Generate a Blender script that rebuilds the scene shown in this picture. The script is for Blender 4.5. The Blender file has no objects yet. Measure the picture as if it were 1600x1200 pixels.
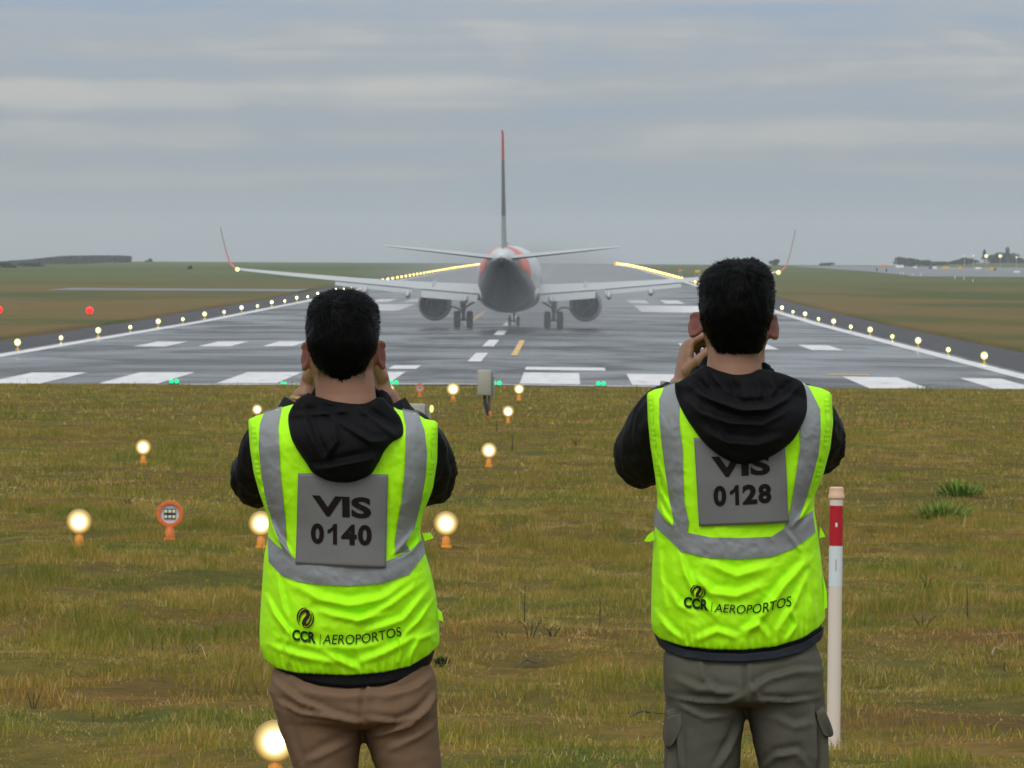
import bpy, bmesh, math, random
import numpy as np
from mathutils import Vector, Matrix
random.seed(7); rng = np.random.default_rng(7)
SC = bpy.context.scene
COL = SC.collection

# ------------------------------------------------------------------ camera
F = 10000.0                       # focal length in pixels of the 1600 px wide picture
CAMZ = 4.2                        # eye height above the runway
ROLL = 0.0055
PITCH = math.atan((600 - 408.5) / F)
fw = Vector((0, math.cos(PITCH), -math.sin(PITCH)))
rh = Vector((1, 0, 0)); uh = rh.cross(fw)
CR = rh * math.cos(ROLL) + uh * math.sin(ROLL)
CU = uh * math.cos(ROLL) - rh * math.sin(ROLL)
CAM = Vector((0, 0, CAMZ))
cd = bpy.data.cameras.new('camera'); cam = bpy.data.objects.new('camera', cd); COL.objects.link(cam)
cd.sensor_width = 36; cd.lens = 36 * F / 1600; cd.clip_start = 0.5; cd.clip_end = 30000
cam.matrix_world = Matrix(((CR.x, CU.x, -fw.x, 0), (CR.y, CU.y, -fw.y, 0), (CR.z, CU.z, -fw.z, CAMZ), (0, 0, 0, 1)))
cd.dof.use_dof = True; cd.dof.focus_distance = 13.5; cd.dof.aperture_fstop = 60
SC.camera = cam

# ------------------------------------------------------------------ world and sun
SUN_EL, SUN_AZ = math.radians(48), math.radians(200)      # behind the camera, veiled by cloud
W = bpy.data.worlds.new('World'); SC.world = W; W.use_nodes = True
nt = W.node_tree; N = nt.nodes; L = nt.links; N.clear()
def wn(t, **k):
    n = N.new(t)
    for a, v in k.items(): setattr(n, a, v)
    return n
out = wn('ShaderNodeOutputWorld'); 
sky = wn('ShaderNodeTexSky', sky_type='NISHITA', sun_disc=False, sun_elevation=SUN_EL, sun_rotation=SUN_AZ)
sky.air_density = 1.5; sky.dust_density = 3
bg1 = wn('ShaderNodeBackground'); bg1.inputs['Strength'].default_value = 0.06
L.new(sky.outputs[0], bg1.inputs[0])
tc = wn('ShaderNodeTexCoord'); sep = wn('ShaderNodeSeparateXYZ'); L.new(tc.outputs['Generated'], sep.inputs[0])
def wm(op, a, b=None, c=None):
    n = wn('ShaderNodeMath', operation=op)
    for i, v in enumerate((a, b, c)):
        if v is None: continue
        if isinstance(v, (int, float)): n.inputs[i].default_value = v
        else: L.new(v, n.inputs[i])
    return n.outputs[0]
X, Y, Z = sep.outputs
def wnoise(sx, sz, ox, detail, rough=0.5, dist=0.0):
    c = wn('ShaderNodeCombineXYZ'); L.new(wm('MULTIPLY_ADD', X, sx, ox), c.inputs[0]); L.new(wm('MULTIPLY', Y, sx), c.inputs[2])
    L.new(wm('MULTIPLY', Z, sz), c.inputs[1])
    n = wn('ShaderNodeTexNoise'); L.new(c.outputs[0], n.inputs['Vector'])
    n.inputs['Scale'].default_value = 1; n.inputs['Detail'].default_value = detail
    n.inputs['Roughness'].default_value = rough; n.inputs['Distortion'].default_value = dist
    return n.outputs[0]
n1 = wnoise(9, 170, 3.3, 3, .5, .25); n2 = wnoise(30, 110, 11.9, 4, .55, .6)
mixn = wm('ADD', wm('MULTIPLY', n1, 0.68), wm('MULTIPLY', n2, 0.32))
elf = wm('MINIMUM', wm('MULTIPLY', wm('MAXIMUM', Z, 0.0), 24.0), 1.0)            # clouds brighten away from the horizon
mr = wn('ShaderNodeValToRGB'); L.new(mixn, mr.inputs[0])
mr.color_ramp.elements[0].position = .39; mr.color_ramp.elements[0].color = (.335, .42, .53, 1)
mr.color_ramp.elements[1].position = .63; mr.color_ramp.elements[1].color = (.635, .62, .58, 1)
e = mr.color_ramp.elements.new(.5); e.color = (.415, .458, .50, 1)
low = wn('ShaderNodeMix', data_type='RGBA'); L.new(elf, low.inputs[0])
low.inputs[6].default_value = (.335, .385, .42, 1); L.new(mr.outputs[0], low.inputs[7])
# an overcast sky is up to three times brighter overhead than at the horizon
zen = wm('MULTIPLY_ADD', wm('POWER', wm('MAXIMUM', Z, 0.0), 0.8), 1.25, 1.0)
hs = wm('MULTIPLY_ADD', wm('MULTIPLY', Y, wm('SUBTRACT', 1.0, wm('ABSOLUTE', Z))), -0.22, 1.22)
st = wm('MULTIPLY', zen, wm('MULTIPLY', hs, 0.93))
bg2 = wn('ShaderNodeBackground'); L.new(low.outputs[2], bg2.inputs[0]); L.new(st, bg2.inputs[1])
mx = wn('ShaderNodeMixShader'); mx.inputs[0].default_value = 0.93
L.new(bg1.outputs[0], mx.inputs[1]); L.new(bg2.outputs[0], mx.inputs[2]); L.new(mx.outputs[0], out.inputs[0])
sl = bpy.data.lights.new('sun', 'SUN'); sl.energy = 1.1; sl.angle = math.radians(28); sl.color = (1, .96, .9)
so = bpy.data.objects.new('sun', sl); COL.objects.link(so)
sd = Vector((math.sin(SUN_AZ) * math.cos(SUN_EL), math.cos(SUN_AZ) * math.cos(SUN_EL), math.sin(SUN_EL)))
so.rotation_euler = sd.to_track_quat('Z', 'Y').to_euler()
SC.view_settings.view_transform = 'Standard'; SC.view_settings.look = 'None'
SC.view_settings.exposure = 0.0; SC.view_settings.gamma = 1.0
SC.render.engine = 'CYCLES'
cy = SC.cycles
cy.use_denoising = True; cy.max_bounces = 6; cy.diffuse_bounces = 3; cy.glossy_bounces = 3
cy.transmission_bounces = 3; cy.volume_bounces = 1; cy.transparent_max_bounces = 6
cy.volume_step_rate = 1.0; cy.volume_max_steps = 128

# ------------------------------------------------------------------ helpers
def setp(o, label=None, cat=None, group=None, kind=None):
    if label: o['label'] = label
    if cat: o['category'] = cat
    if group: o['group'] = group
    if kind: o['kind'] = kind
    return o
def thing(name, label, cat, loc=(0, 0, 0), group=None, rz=0):
    o = bpy.data.objects.new(name, None); COL.objects.link(o); o.location = loc; o.rotation_euler.z = rz
    o.empty_display_size = .1
    return setp(o, label, cat, group)
def link(name, me, mat=None, parent=None, loc=None, smooth=True):
    o = bpy.data.objects.new(name, me); COL.objects.link(o)
    if mat is not None:
        for m_ in (mat if isinstance(mat, (list, tuple)) else [mat]): me.materials.append(m_)
    if smooth: me.shade_smooth()
    if parent: o.parent = parent
    if loc is not None: o.location = loc
    return o
class MB:
    """collects faces of several shapes that make ONE part"""
    def __init__(s): s.v = []; s.f = []; s.m = []; s.mi = 0
    def add(s, vs, fs):
        b = len(s.v); s.v.extend([tuple(p) for p in vs]); s.f.extend([tuple(i + b for i in f) for f in fs]); s.m.extend([s.mi] * len(fs)); return s
    def loft(s, rings, cap=True, close=True):
        n = len(rings[0]); vs = [p for r in rings for p in r]; fs = []
        for i in range(len(rings) - 1):
            for j in range(n if close else n - 1):
                k = (j + 1) % n; fs.append((i * n + j, i * n + k, (i + 1) * n + k, (i + 1) * n + j))
        if cap:
            fs.append(tuple(range(n))[::-1]); fs.append(tuple((len(rings) - 1) * n + j for j in range(n)))
        return s.add(vs, fs)
    def box(s, c, d, rot=None, bev=0.0):
        bm = bmesh.new(); bmesh.ops.create_cube(bm, size=1)
        for v in bm.verts: v.co = Vector((v.co.x * d[0], v.co.y * d[1], v.co.z * d[2]))
        if bev: bmesh.ops.bevel(bm, geom=bm.edges[:], offset=bev, segments=2, affect='EDGES', profile=.5)
        M = (rot.to_matrix() if hasattr(rot, 'to_matrix') else rot) if rot is not None else Matrix.Identity(3)
        bm.verts.index_update()
        s.add([Vector(c) + M @ v.co for v in bm.verts], [[v.index for v in f.verts] for f in bm.faces]); bm.free(); return s
    def tube(s, pts, rad, n=12, cap=True, squash=None):
        pts = [Vector(p) for p in pts]
        if isinstance(rad, (int, float)): rad = [rad] * len(pts)
        rings = []; up = None
        for i, p in enumerate(pts):
            t = (pts[min(i + 1, len(pts) - 1)] - pts[max(i - 1, 0)]).normalized()
            if up is None:
                up = Vector((0, 0, 1)) if abs(t.z) < .9 else Vector((0, 1, 0))
            a = t.cross(up).normalized(); b = a.cross(t).normalized(); up = b
            sq = squash or (1, 1)
            rings.append([p + (a * math.cos(q) * sq[0] + b * math.sin(q) * sq[1]) * rad[i] for q in [2 * math.pi * j / n for j in range(n)]])
        return s.loft(rings, cap)
    def ball(s, c, r, n=16, m=10, rot=None):
        c = Vector(c); r = (r, r, r) if isinstance(r, (int, float)) else r; rings = []
        for i in range(m + 1):
            ph = math.pi * (i + .02) / (m + .04) ; rr = math.sin(ph)
            ring = [Vector((r[0] * rr * math.cos(q), r[1] * rr * math.sin(q), -r[2] * math.cos(ph))) for q in [2 * math.pi * j / n for j in range(n)]]
            if rot is not None: ring = [rot @ p for p in ring]
            rings.append([c + p for p in ring])
        return s.loft(rings)
    def lathe(s, prof, n=24, c=(0, 0, 0), axis='z', cap=False):
        rings = []
        for r, h in prof:
            ring = []
            for j in range(n):
                q = 2 * math.pi * j / n; a, b = r * math.cos(q), r * math.sin(q)
                p = {'z': (a, b, h), 'y': (a, h, -b) , 'x': (h, a, b)}[axis]
                ring.append(Vector(p) + Vector(c))
            rings.append(ring)
        return s.loft(rings, cap)
    def mesh(s, name):
        me = bpy.data.meshes.new(name); me.from_pydata([tuple(v) for v in s.v], [], s.f)
        if any(s.m): me.polygons.foreach_set('material_index', s.m)
        me.update(); return me
    def build(s, name, mat, parent=None, smooth=True, loc=None, bevel_angle=None):
        me = s.mesh(name)
        o = link(name, me, mat, parent, loc, smooth)
        if smooth: me.set_sharp_from_angle(angle=math.radians(bevel_angle or 40))
        return o
def npmesh(name, V, Fq):
    me = bpy.data.meshes.new(name); V = np.asarray(V, np.float32); Fq = np.asarray(Fq, np.int32); k = Fq.shape[1]
    me.vertices.add(len(V)); me.vertices.foreach_set('co', V.ravel())
    me.loops.add(Fq.size); me.loops.foreach_set('vertex_index', Fq.ravel())
    me.polygons.add(len(Fq)); me.polygons.foreach_set('loop_start', np.arange(0, Fq.size, k, dtype=np.int32))
    me.update(calc_edges=True); return me
def gridfaces(nr, nc, wrap=False):
    i = np.arange(nr - 1)[:, None]; j = np.arange(nc if wrap else nc - 1)[None, :]; k = (j + 1) % nc
    return np.stack([i * nc + j, i * nc + k, (i + 1) * nc + k, (i + 1) * nc + j], -1).reshape(-1, 4)
def _h(ix, iy, s):
    n = (ix * 374761393 + iy * 668265263 + s * 974634777) & 0xffffffff
    n = ((n ^ (n >> 13)) * 1274126177) & 0xffffffff
    return ((n ^ (n >> 16)) & 0xffff) / 65535.0
def vn(x, y, s=0, octv=1):
    x = np.asarray(x, float); y = np.asarray(y, float); tot = 0; a = 1; sm = 0
    for o in range(octv):
        xi = np.floor(x).astype(np.int64); yi = np.floor(y).astype(np.int64); fx = x - xi; fy = y - yi
        fx = fx * fx * (3 - 2 * fx); fy = fy * fy * (3 - 2 * fy)
        r = (_h(xi, yi, s + o) * (1 - fx) + _h(xi + 1, yi, s + o) * fx) * (1 - fy) + (_h(xi, yi + 1, s + o) * (1 - fx) + _h(xi + 1, yi + 1, s + o) * fx) * fy
        tot = tot + a * r; sm += a; a *= .5; x = x * 2.03 + 7.1; y = y * 2.03 + 3.7
    return tot / sm
def remesh(mb, name, voxel, smooth=2):
    """union of overlapping closed pieces as one continuous surface"""
    me = mb.mesh(name + '_src'); o = bpy.data.objects.new('tmp', me); COL.objects.link(o)
    m_ = o.modifiers.new('r', 'REMESH'); m_.mode = 'VOXEL'; m_.voxel_size = voxel; m_.adaptivity = 0
    if smooth:
        q = o.modifiers.new('s', 'SMOOTH'); q.iterations = smooth; q.factor = .5
    dg = bpy.context.evaluated_depsgraph_get(); r = bpy.data.meshes.new_from_object(o.evaluated_get(dg)); r.name = name
    bpy.data.objects.remove(o); bpy.data.meshes.remove(me); return r
def coords(me):
    a = np.empty(len(me.vertices) * 3, np.float32); me.vertices.foreach_get('co', a); return a.reshape(-1, 3).astype(float)
def normals(me):
    a = np.empty(len(me.vertices) * 3, np.float32); me.vertices.foreach_get('normal', a); return a.reshape(-1, 3).astype(float)
def setco(me, a): me.vertices.foreach_set('co', a.astype(np.float32).ravel()); me.update()
def catmull(P, n):
    P = np.array(P, float); k = len(P); t = np.linspace(0, k - 1, n); out = []
    for q in t:
        i = min(int(q), k - 2); u = q - i
        p0, p1, p2, p3 = P[max(i - 1, 0)], P[i], P[i + 1], P[min(i + 2, k - 1)]
        out.append(.5 * ((2 * p1) + (p2 - p0) * u + (2 * p0 - 5 * p1 + 4 * p2 - p3) * u * u + (3 * p1 - p0 - 3 * p2 + p3) * u ** 3))
    return np.array(out)

# ------------------------------------------------------------------ materials
class Mt:
    def __init__(s, name):
        s.m = bpy.data.materials.new(name); s.m.use_nodes = True; s.t = s.m.node_tree; s.n = s.t.nodes; s.l = s.t.links
        s.b = s.n['Principled BSDF']; s.out = s.n['Material Output']
    def N(s, t, **k):
        n = s.n.new(t)
        for a, v in k.items(): setattr(n, a, v)
        return n
    def put(s, sock, v):
        if isinstance(v, (int, float, tuple)): sock.default_value = v if not isinstance(v, tuple) or len(v) == 4 or sock.type == 'VECTOR' else (*v, 1)
        else: s.l.new(v, sock)
    def geo(s): return s.N('ShaderNodeNewGeometry').outputs['Position']
    def obj(s): return s.N('ShaderNodeTexCoord').outputs['Object']
    def noise(s, vec, scale, detail=3, rough=.55, dist=0, sc3=None):
        if sc3:
            mp = s.N('ShaderNodeMapping'); s.l.new(vec, mp.inputs[0]); mp.inputs['Scale'].default_value = sc3; vec = mp.outputs[0]
        n = s.N('ShaderNodeTexNoise'); s.l.new(vec, n.inputs['Vector']); n.inputs['Scale'].default_value = scale
        n.inputs['Detail'].default_value = detail; n.inputs['Roughness'].default_value = rough; n.inputs['Distortion'].default_value = dist
        return n.outputs[0]
    def ramp(s, f, stops, interp='LINEAR'):
        r = s.N('ShaderNodeValToRGB'); s.l.new(f, r.inputs[0]); cr = r.color_ramp; cr.interpolation = interp
        while len(cr.elements) < len(stops): cr.elements.new(.5)
        for e_, (p, c) in zip(cr.elements, stops): e_.position = p; e_.color = (c, c, c, 1) if isinstance(c, (int, float)) else (*c[:3], 1)
        return r.outputs[0]
    def math(s, op, a, b=None, c=None, clamp=False):
        n = s.N('ShaderNodeMath', operation=op, use_clamp=clamp)
        for i, v in enumerate((a, b, c)):
            if v is not None: s.put(n.inputs[i], v)
        return n.outputs[0]
    def mix(s, f, a, b, mode='MIX'):
        n = s.N('ShaderNodeMix', data_type='RGBA', blend_type=mode); s.put(n.inputs[0], f); s.put(n.inputs[6], a); s.put(n.inputs[7], b); return n.outputs[2]
    def bump(s, h, strength, dist, prev=None):
        n = s.N('ShaderNodeBump'); n.inputs['Strength'].default_value = strength; n.inputs['Distance'].default_value = dist
        s.l.new(h, n.inputs['Height'])
        if prev is not None: s.l.new(prev, n.inputs['Normal'])
        return n.outputs[0]
    def sep(s, v):
        n = s.N('ShaderNodeSeparateXYZ'); s.l.new(v, n.inputs[0]); return n.outputs
    def set(s, color=None, rough=None, metal=None, spec=None, normal=None, emis=None, es=None):
        i = s.b.inputs
        for k, v in (('Base Color', color), ('Roughness', rough), ('Metallic', metal), ('Specular IOR Level', spec), ('Normal', normal), ('Emission Color', emis), ('Emission Strength', es)):
            if v is not None: s.put(i[k], v)
        return s
def simple(name, col, rough=.5, metal=0, var=.15, scale=12, bump=0, spec=None):
    m = Mt(name); v = m.obj(); n = m.noise(v, scale, 4)
    c = m.mix(n, tuple(x * (1 - var) for x in col), tuple(min(1, x * (1 + var)) for x in col))
    m.set(c, m.ramp(n, [(0, max(0, rough - .08)), (1, min(1, rough + .08))]), metal, spec)
    if bump: m.set(normal=m.bump(m.noise(v, scale * 4, 3), bump, .002))
    return m.m
def emit(name, col, s, sampling=None):
    m = Mt(name); m.set((0, 0, 0), .4, emis=col, es=s)
    if sampling: m.m.cycles.emission_sampling = sampling
    return m.m

def grass_color(m, vec, far=False):
    """patchy turf: straw, olive green, reddish dry spots"""
    a = m.noise(vec, .35, 4, .6, .4); b = m.noise(vec, 1.6, 4, .6); c = m.noise(vec, .09, 3, .55, .3); d = m.noise(vec, 9, 2, .5)
    c1 = m.ramp(a, [(.34, (.085, .135, .012)), (.44, (.165, .155, .018)), (.54, (.29, .19, .032)), (.64, (.28, .115, .028))])
    c2 = m.ramp(b, [(.32, (.075, .135, .010)), (.5, (.25, .21, .028)), (.66, (.42, .25, .070))])
    col = m.mix(.5, c1, c2)
    col = m.mix(m.ramp(c, [(.40, .0), (.60, .5)]), col, (.19, .115, .022))
    # two worn reddish patches of bare-rooted turf to the right of the marker post
    sp = m.sep(vec); w = None
    for cx, cy_, rx_, ry_ in ((1.75, 26.3, 1.0, 1.5), (2.6, 33.5, .75, 1.6), (.55, 25.0, .35, .5)):
        e1 = m.math('ADD', m.math('POWER', m.math('DIVIDE', m.math('SUBTRACT', sp[0], cx), rx_), 2), m.math('POWER', m.math('DIVIDE', m.math('SUBTRACT', sp[1], cy_), ry_), 2))
        k = m.math('SUBTRACT', 1.25, m.math('MULTIPLY_ADD', b, 1.0, e1), clamp=True); w = k if w is None else m.math('MAXIMUM', w, k)
    col = m.mix(m.math('MULTIPLY', w, .75), col, (.25, .095, .032))
    return col, d

# ------------------------------------------------------------------ ground
PY = [0, 13.4, 24, 51, 87, 139, 174, 214, 218.6, 450, 640, 910, 1051, 1500, 1870, 2360, 3000, 3300, 4500, 7000]
PZ = [2.45, 2.44, 2.35, 2.0, 1.45, .85, .47, -.01, -.06, .0, .35, 1.25, 1.5, 2.35, 2.85, 3.1, 3.2, 3.15, 0, -30]
def prof(y): return np.interp(y, PY, PZ)
def sst(x): x = np.clip(x, 0, 1); return x * x * (3 - 2 * x)
def xc(y): return -3.87 + .0085 * np.asarray(y, float)       # runway centre line
def terr(x, y):
    x = np.asarray(x, float); y = np.asarray(y, float); z = prof(y); u = np.abs(x - xc(y))
    m = sst((y - 14) / 6) * sst((218 - y) / 14)
    z = z + m * ((vn(x * .45, y * .30, 3, 3) - .5) * .16 + (vn(x * 1.9, y * 1.1, 9, 2) - .5) * .10 + (vn(x * 5.2, y * 3.0, 19, 2) - .5) * .035)
    z = z - .32 * ((u < 26.55) & (y > 218.7) & (y < 2365))
    q = x / np.maximum(y, 1)
    z = z - 3.0 * sst((-.060 - q) / .022) * sst((y - 1700) / 700)
    z = z + 1.6 * sst((q - .062) / .012) * sst((y - 2100) / 500)
    return z
rows = np.unique(np.concatenate([np.linspace(-30, 20, 26), np.arange(20, 60, .25), np.arange(60, 218, .8), [218.5, 218.65, 218.75, 219], np.arange(222, 450, 12), np.arange(450, 2365, 30), [2364, 2366], np.arange(2400, 3400, 60), np.arange(3500, 7001, 500), PY[2:]]))
uc = np.concatenate([np.arange(-16, 22, .3), np.arange(22, 26.4, .8), np.arange(-26, -16, .8), [26.5, 26.6, -26.5, -26.6], np.arange(28, 60, 4), -np.arange(28, 60, 4), np.geomspace(60, 3500, 40), -np.geomspace(60, 3500, 40)])
uc = np.unique(np.round(uc, 3))
YY, UU = np.meshgrid(rows, uc, indexing='ij'); XX = UU + xc(YY)
V = np.stack([XX, YY, terr(XX, YY)], -1).reshape(-1, 3)
gm = Mt('turf'); gv = gm.geo()
gc, gd = grass_color(gm, gv)
sy = gm.sep(gv)[1]
farm = gm.ramp(gm.math('DIVIDE', sy, 3000), [(.0, 0), (.23, 0), (.34, 1)])
g2 = gm.noise(gv, .011, 4, .6, .5, (1, .5, 1))
farc = gm.ramp(g2, [(.38, (.05, .075, .018)), (.5, (.11, .112, .030)), (.62, (.14, .108, .034))])
midc = gm.ramp(gm.noise(gv, .03, 5, .62, .5, (1, .35, 1)), [(.38, (.070, .085, .014)), (.5, (.15, .105, .028)), (.62, (.175, .105, .032))])
gmid = gm.ramp(gm.math('DIVIDE', sy, 1000), [(.20, 0), (.225, 1)])
gc = gm.mix(gmid, gc, midc)
gc = gm.mix(farm, gc, gm.mix(.35, farc, (.060, .120, .028)))
hn = gm.noise(gv, 6, 4, .7)
gc = gm.mix(gm.ramp(hn, [(.35, .45), (.6, 0)]), gc, (.045, .040, .014)); gc = gm.mix(gm.math('SUBTRACT', 1.0, gmid), gc, gm.mix(1.0, gc, (.55, .52, .5), 'MULTIPLY'))
gm.set(gc, .95, 0, .1, gm.bump(hn, .8, .06))
ground = link('ground', npmesh('ground', V, gridfaces(len(rows), len(uc))), gm.m); setp(ground, kind='structure')

def strip(name, ul, ur, y0, y1, dz, cols=None, crown=True, crownf=None):
    """a sheet following the long profile between two lateral edges"""
    ys = np.unique(np.concatenate([[y0, y1], rows[(rows > y0) & (rows < y1)]])); out = []
    n = 5
    for y in ys:
        a = ul(y) if callable(ul) else ul; b = ur(y) if callable(ur) else ur
        us = np.linspace(a, b, n) if cols is None else np.array(cols)
        for u in us:
            z = prof(y) + dz + ((.04 - .0075 * abs(u)) if crown else 0)
            out.append((u + xc(y), y, z))
    return out, gridfaces(len(ys), n if cols is None else len(cols))
am = Mt('wet_asphalt'); av = am.geo()
an = am.noise(av, .09, 5, .62, .8, (1, .55, 1)); an2 = am.noise(av, 1.1, 4, .6, .3, (1, .25, 1)); an3 = am.noise(av, 40, 2, .6)
su = am.sep(av); uu = am.math('ABSOLUTE', am.math('SUBTRACT', su[0], am.math('MULTIPLY_ADD', su[1], .0085, -3.87)))
shm = am.ramp(am.math('DIVIDE', uu, 40), [(.556, 0), (.562, 1)])
tyre = am.ramp(am.math('MULTIPLY', am.ramp(am.math('DIVIDE', uu, 40), [(.0, .5), (.07, .9), (.16, .5), (.22, 0)]), am.noise(av, .5, 3, .6, 0, (3, .05, 1))), [(.2, 0), (.5, .8)])
base = am.ramp(an2, [(.3, (.036, .038, .040)), (.7, (.070, .072, .074))])
base = am.mix(tyre, base, (.022, .022, .024))
base = am.mix(shm, base, am.ramp(am.noise(av, .6, 5, .65, 0, (1, .3, 1)), [(.35, (.014, .012, .013)), (.65, (.036, .031, .031))]))
rg = am.ramp(an, [(.38, .20), (.5, .37), (.62, .62)])
rg = am.mix(shm, rg, (.72, .72, .72))
am.set(base, rg, 0, .42, am.bump(am.math('ADD', am.math('MULTIPLY', an3, .4), am.noise(av, 5, 3, .6)), .22, .01))
RW = MB(); v_, f_ = strip('r', 0, 0, 218.9, 2362, 0, cols=[-26.55, -22.5, -15, -8, -4, 0, 4, 8, 15, 22.5, 26.55]); RW.add(v_, f_)
n0 = 11; front = [v_[i] for i in range(n0)]; low_ = [(p[0], p[1], p[2] - .35) for p in front]
RW.add(front + low_, [(i, i + n0, i + 1 + n0, i + 1) for i in range(n0 - 1)])
setp(RW.build('runway', am.m, smooth=True), kind='structure')
# markings
wm_ = Mt('worn_white_paint'); wv = wm_.geo(); wn_ = wm_.noise(wv, .8, 5, .7, .2, (2, .3, 1))
wm_.set(wm_.ramp(wn_, [(.28, (.30, .29, .28)), (.42, (.58, .55, .53)), (.7, (.72, .69, .67))]), .45, 0, .4)
ym_ = simple('yellow_paint', (.62, .36, .08), .5, var=.25, scale=.5)
MK = MB()
def mark(mb, u0, u1, s0, s1, dz=.012):
    cols = [u0, u1] if u0 * u1 >= 0 else [u0, 0, u1]
    v_, f_ = strip('m', 0, 0, s0, s1, dz, cols=cols); mb.add(v_, f_)
for c_ in (3.3, 7.2, 11.3, 15.4, 19.6):
    w_ = 1.05 if c_ < 19 else .8
    for s_ in (-1, 1): mark(MK, min(s_ * c_ - w_, s_ * c_ + w_), max(s_ * c_ - w_, s_ * c_ + w_), 221.5, 243.5)
for u0, u1, s0, s1 in ((9.7, 11.2, 317, 336), (12.8, 14.4, 317, 336), (16, 17.6, 317, 336), (10, 16.4, 525, 588), (9.9, 11.8, 612, 650), (13.3, 15.2, 612, 650), (9.9, 11.8, 760, 800)):
    mark(MK, u0, u1, s0, s1); mark(MK, -u1, -u0, s0, s1)
mark(MK, -3.1, -2.0, 250, 258.5); mark(MK, 2.25, 5.4, 249.5, 256.5)
for s_ in (-1, 1): mark(MK, s_ * 21.6 - .4, s_ * 21.6 + .4, 224, 2350)
y_ = 268
while y_ < 2300:
    mark(MK, -.28, .28, y_, y_ + 25); y_ += 47.5
mark(MK, -26.5, 26.5, 219.0, 220.1)
o = MK.build('runway_markings', wm_.m, smooth=False); setp(o, kind='structure')
YK = MB(); mark(YK, 1.38, 1.66, 286, 340, .016); mark(YK, -2.9, -2.65, 420, 520, .016); mark(YK, 13.9, 15.6, 247, 248.6, .016)
setp(YK.build('taxiway_centre_line', ym_, smooth=False), kind='structure')
# pale taxiway strip crossing the far left grass, and the apron to the right
con = Mt('wet_concrete'); cv = con.geo(); con.set(con.ramp(con.noise(cv, .05, 4, .6, 0, (1, .4, 1)), [(.3, (.085, .083, .085)), (.7, (.14, .135, .14))]), .5, 0, .5)
TX = MB(); v_, f_ = strip('t', lambda y: -55 - .0 * y, -26.6, 722, 757, .05, crown=False); TX.add(v_, f_)
setp(TX.build('taxiway', con.m), kind='structure')
AP = MB(); v_, f_ = strip('a', lambda y: float(np.interp(y, [1190, 1250, 1500, 1900, 2340], [74, 77, 82, 88, 102]) - xc(y)), lambda y: 420 - xc(y), 1190, 2340, .05, crown=False); AP.add(v_, f_)
setp(AP.build('apron', con.m), kind='structure')

def gz(x, y): return float(terr(x, y))
def at(px, py, D):
    r = fw + CR * ((px - 800) / F) - CU * ((py - 600) / F); return CAM + r * (D / r.y)
def ghit(px, py):
    """where the ray through a picture point meets the ground"""
    lo = 15.0; y = lo
    while y < 3200:
        p = at(px, py, y)
        if p.z <= float(prof(y)): break
        y *= 1.003
    return at(px, py, y)

# ------------------------------------------------------------------ grass blades
def blades(n, y0, y1, hw, h, w, seed, cl, xo=0):
    r = np.random.default_rng(seed)
    y = np.sqrt(r.uniform(y0 ** 2, y1 ** 2, n)); x = r.uniform(-1, 1, n) * (hw * y + 1.5) + xo
    d = vn(x * 1.1, y * .7, seed + 1, 3); t = vn(x * 5.5, y * 3.2, 77, 2)
    cl_ = vn(x * (8 if y0 < 60 else 3), y * (2.2 if y0 < 60 else .8), seed + 7, 2); keep = r.uniform(0, 1, n) < (.62 + .9 * (d - .3)) * np.clip(.1 + 1.8 * cl_, 0, 1.25); bare = np.maximum(np.exp(-((x - 1.75) / .9) ** 2 - ((y - 26.3) / 1.3) ** 2), np.exp(-((x - 2.6) / .7) ** 2 - ((y - 33.5) / 1.5) ** 2)); keep &= r.uniform(0, 1, n) > .5 * bare; x, y, d, t, cl_ = x[keep], y[keep], d[keep], t[keep], cl_[keep]; n = len(x)
    tall = np.clip((vn(x * 1.3, y * .8, 41, 3) - .60) * 6, 0, 1)
    H = .84 * h * (.45 + .9 * t) * r.uniform(.6, 1.35, n) * (.75 + .5 * d) * (1 + 1.3 * tall); H *= 1 + 1.2 * (r.uniform(0, 1, n) > .985); H *= 1 - .6 * sst((y - 200) / 16)
    a = r.uniform(0, 2 * math.pi, n); le = H * r.uniform(.15, 1.1, n); la = r.uniform(0, 2 * math.pi, n)
    hk = vn(x * 2.3, y * 1.25, 61, 3); H = H * (.42 + 1.35 * sst((hk - .34) / .34)) * (.75 + .5 * cl_); z = terr(x, y) - .004; wv = w * r.uniform(.6, 1.4, n)
    dx, dy = np.cos(a) * wv / 2, np.sin(a) * wv / 2
    P0 = np.stack([x - dx, y - dy, z], -1); P1 = np.stack([x + dx, y + dy, z], -1)
    mx_, my_ = x + np.cos(la) * le * .3, y + np.sin(la) * le * .3
    P2 = np.stack([mx_ + dx * .8, my_ + dy * .8, z + H * .6], -1); P3 = np.stack([mx_ - dx * .8, my_ - dy * .8, z + H * .6], -1)
    P4 = np.stack([x + np.cos(la) * le, y + np.sin(la) * le, z + H * .96], -1)
    V = np.stack([P0, P1, P2, P3, P4], 1).reshape(-1, 3); b = np.arange(n)[:, None] * 5
    T = np.concatenate([b + [0, 1, 2], b + [0, 2, 3], b + [3, 2, 4]], 1).reshape(-1, 3)
    cf = np.repeat(np.clip(r.normal(.5, .24, n) + (d - .5) * .8 * cl - tall * .28 + (cl_ - .5) * .6 - (hk - .5) * .55 + .5 * (r.uniform(0, 1, n) > .94), 0, 1), 5)
    return V, T, cf
Vs, Ts, Cs = [], [], []; off = 0
for a_ in ((700000, 21.0, 60, .098, .036, .0042, 11, 1), (390000, 60, 120, .094, .040, .010, 12, 1), (230000, 120, 218.3, .092, .050, .024, 13, 1)):
    v_, t_, c_ = blades(*a_); Vs.append(v_); Ts.append(t_ + off); Cs.append(c_); off += len(v_)
me = npmesh('grass', np.concatenate(Vs), np.concatenate(Ts))
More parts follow.
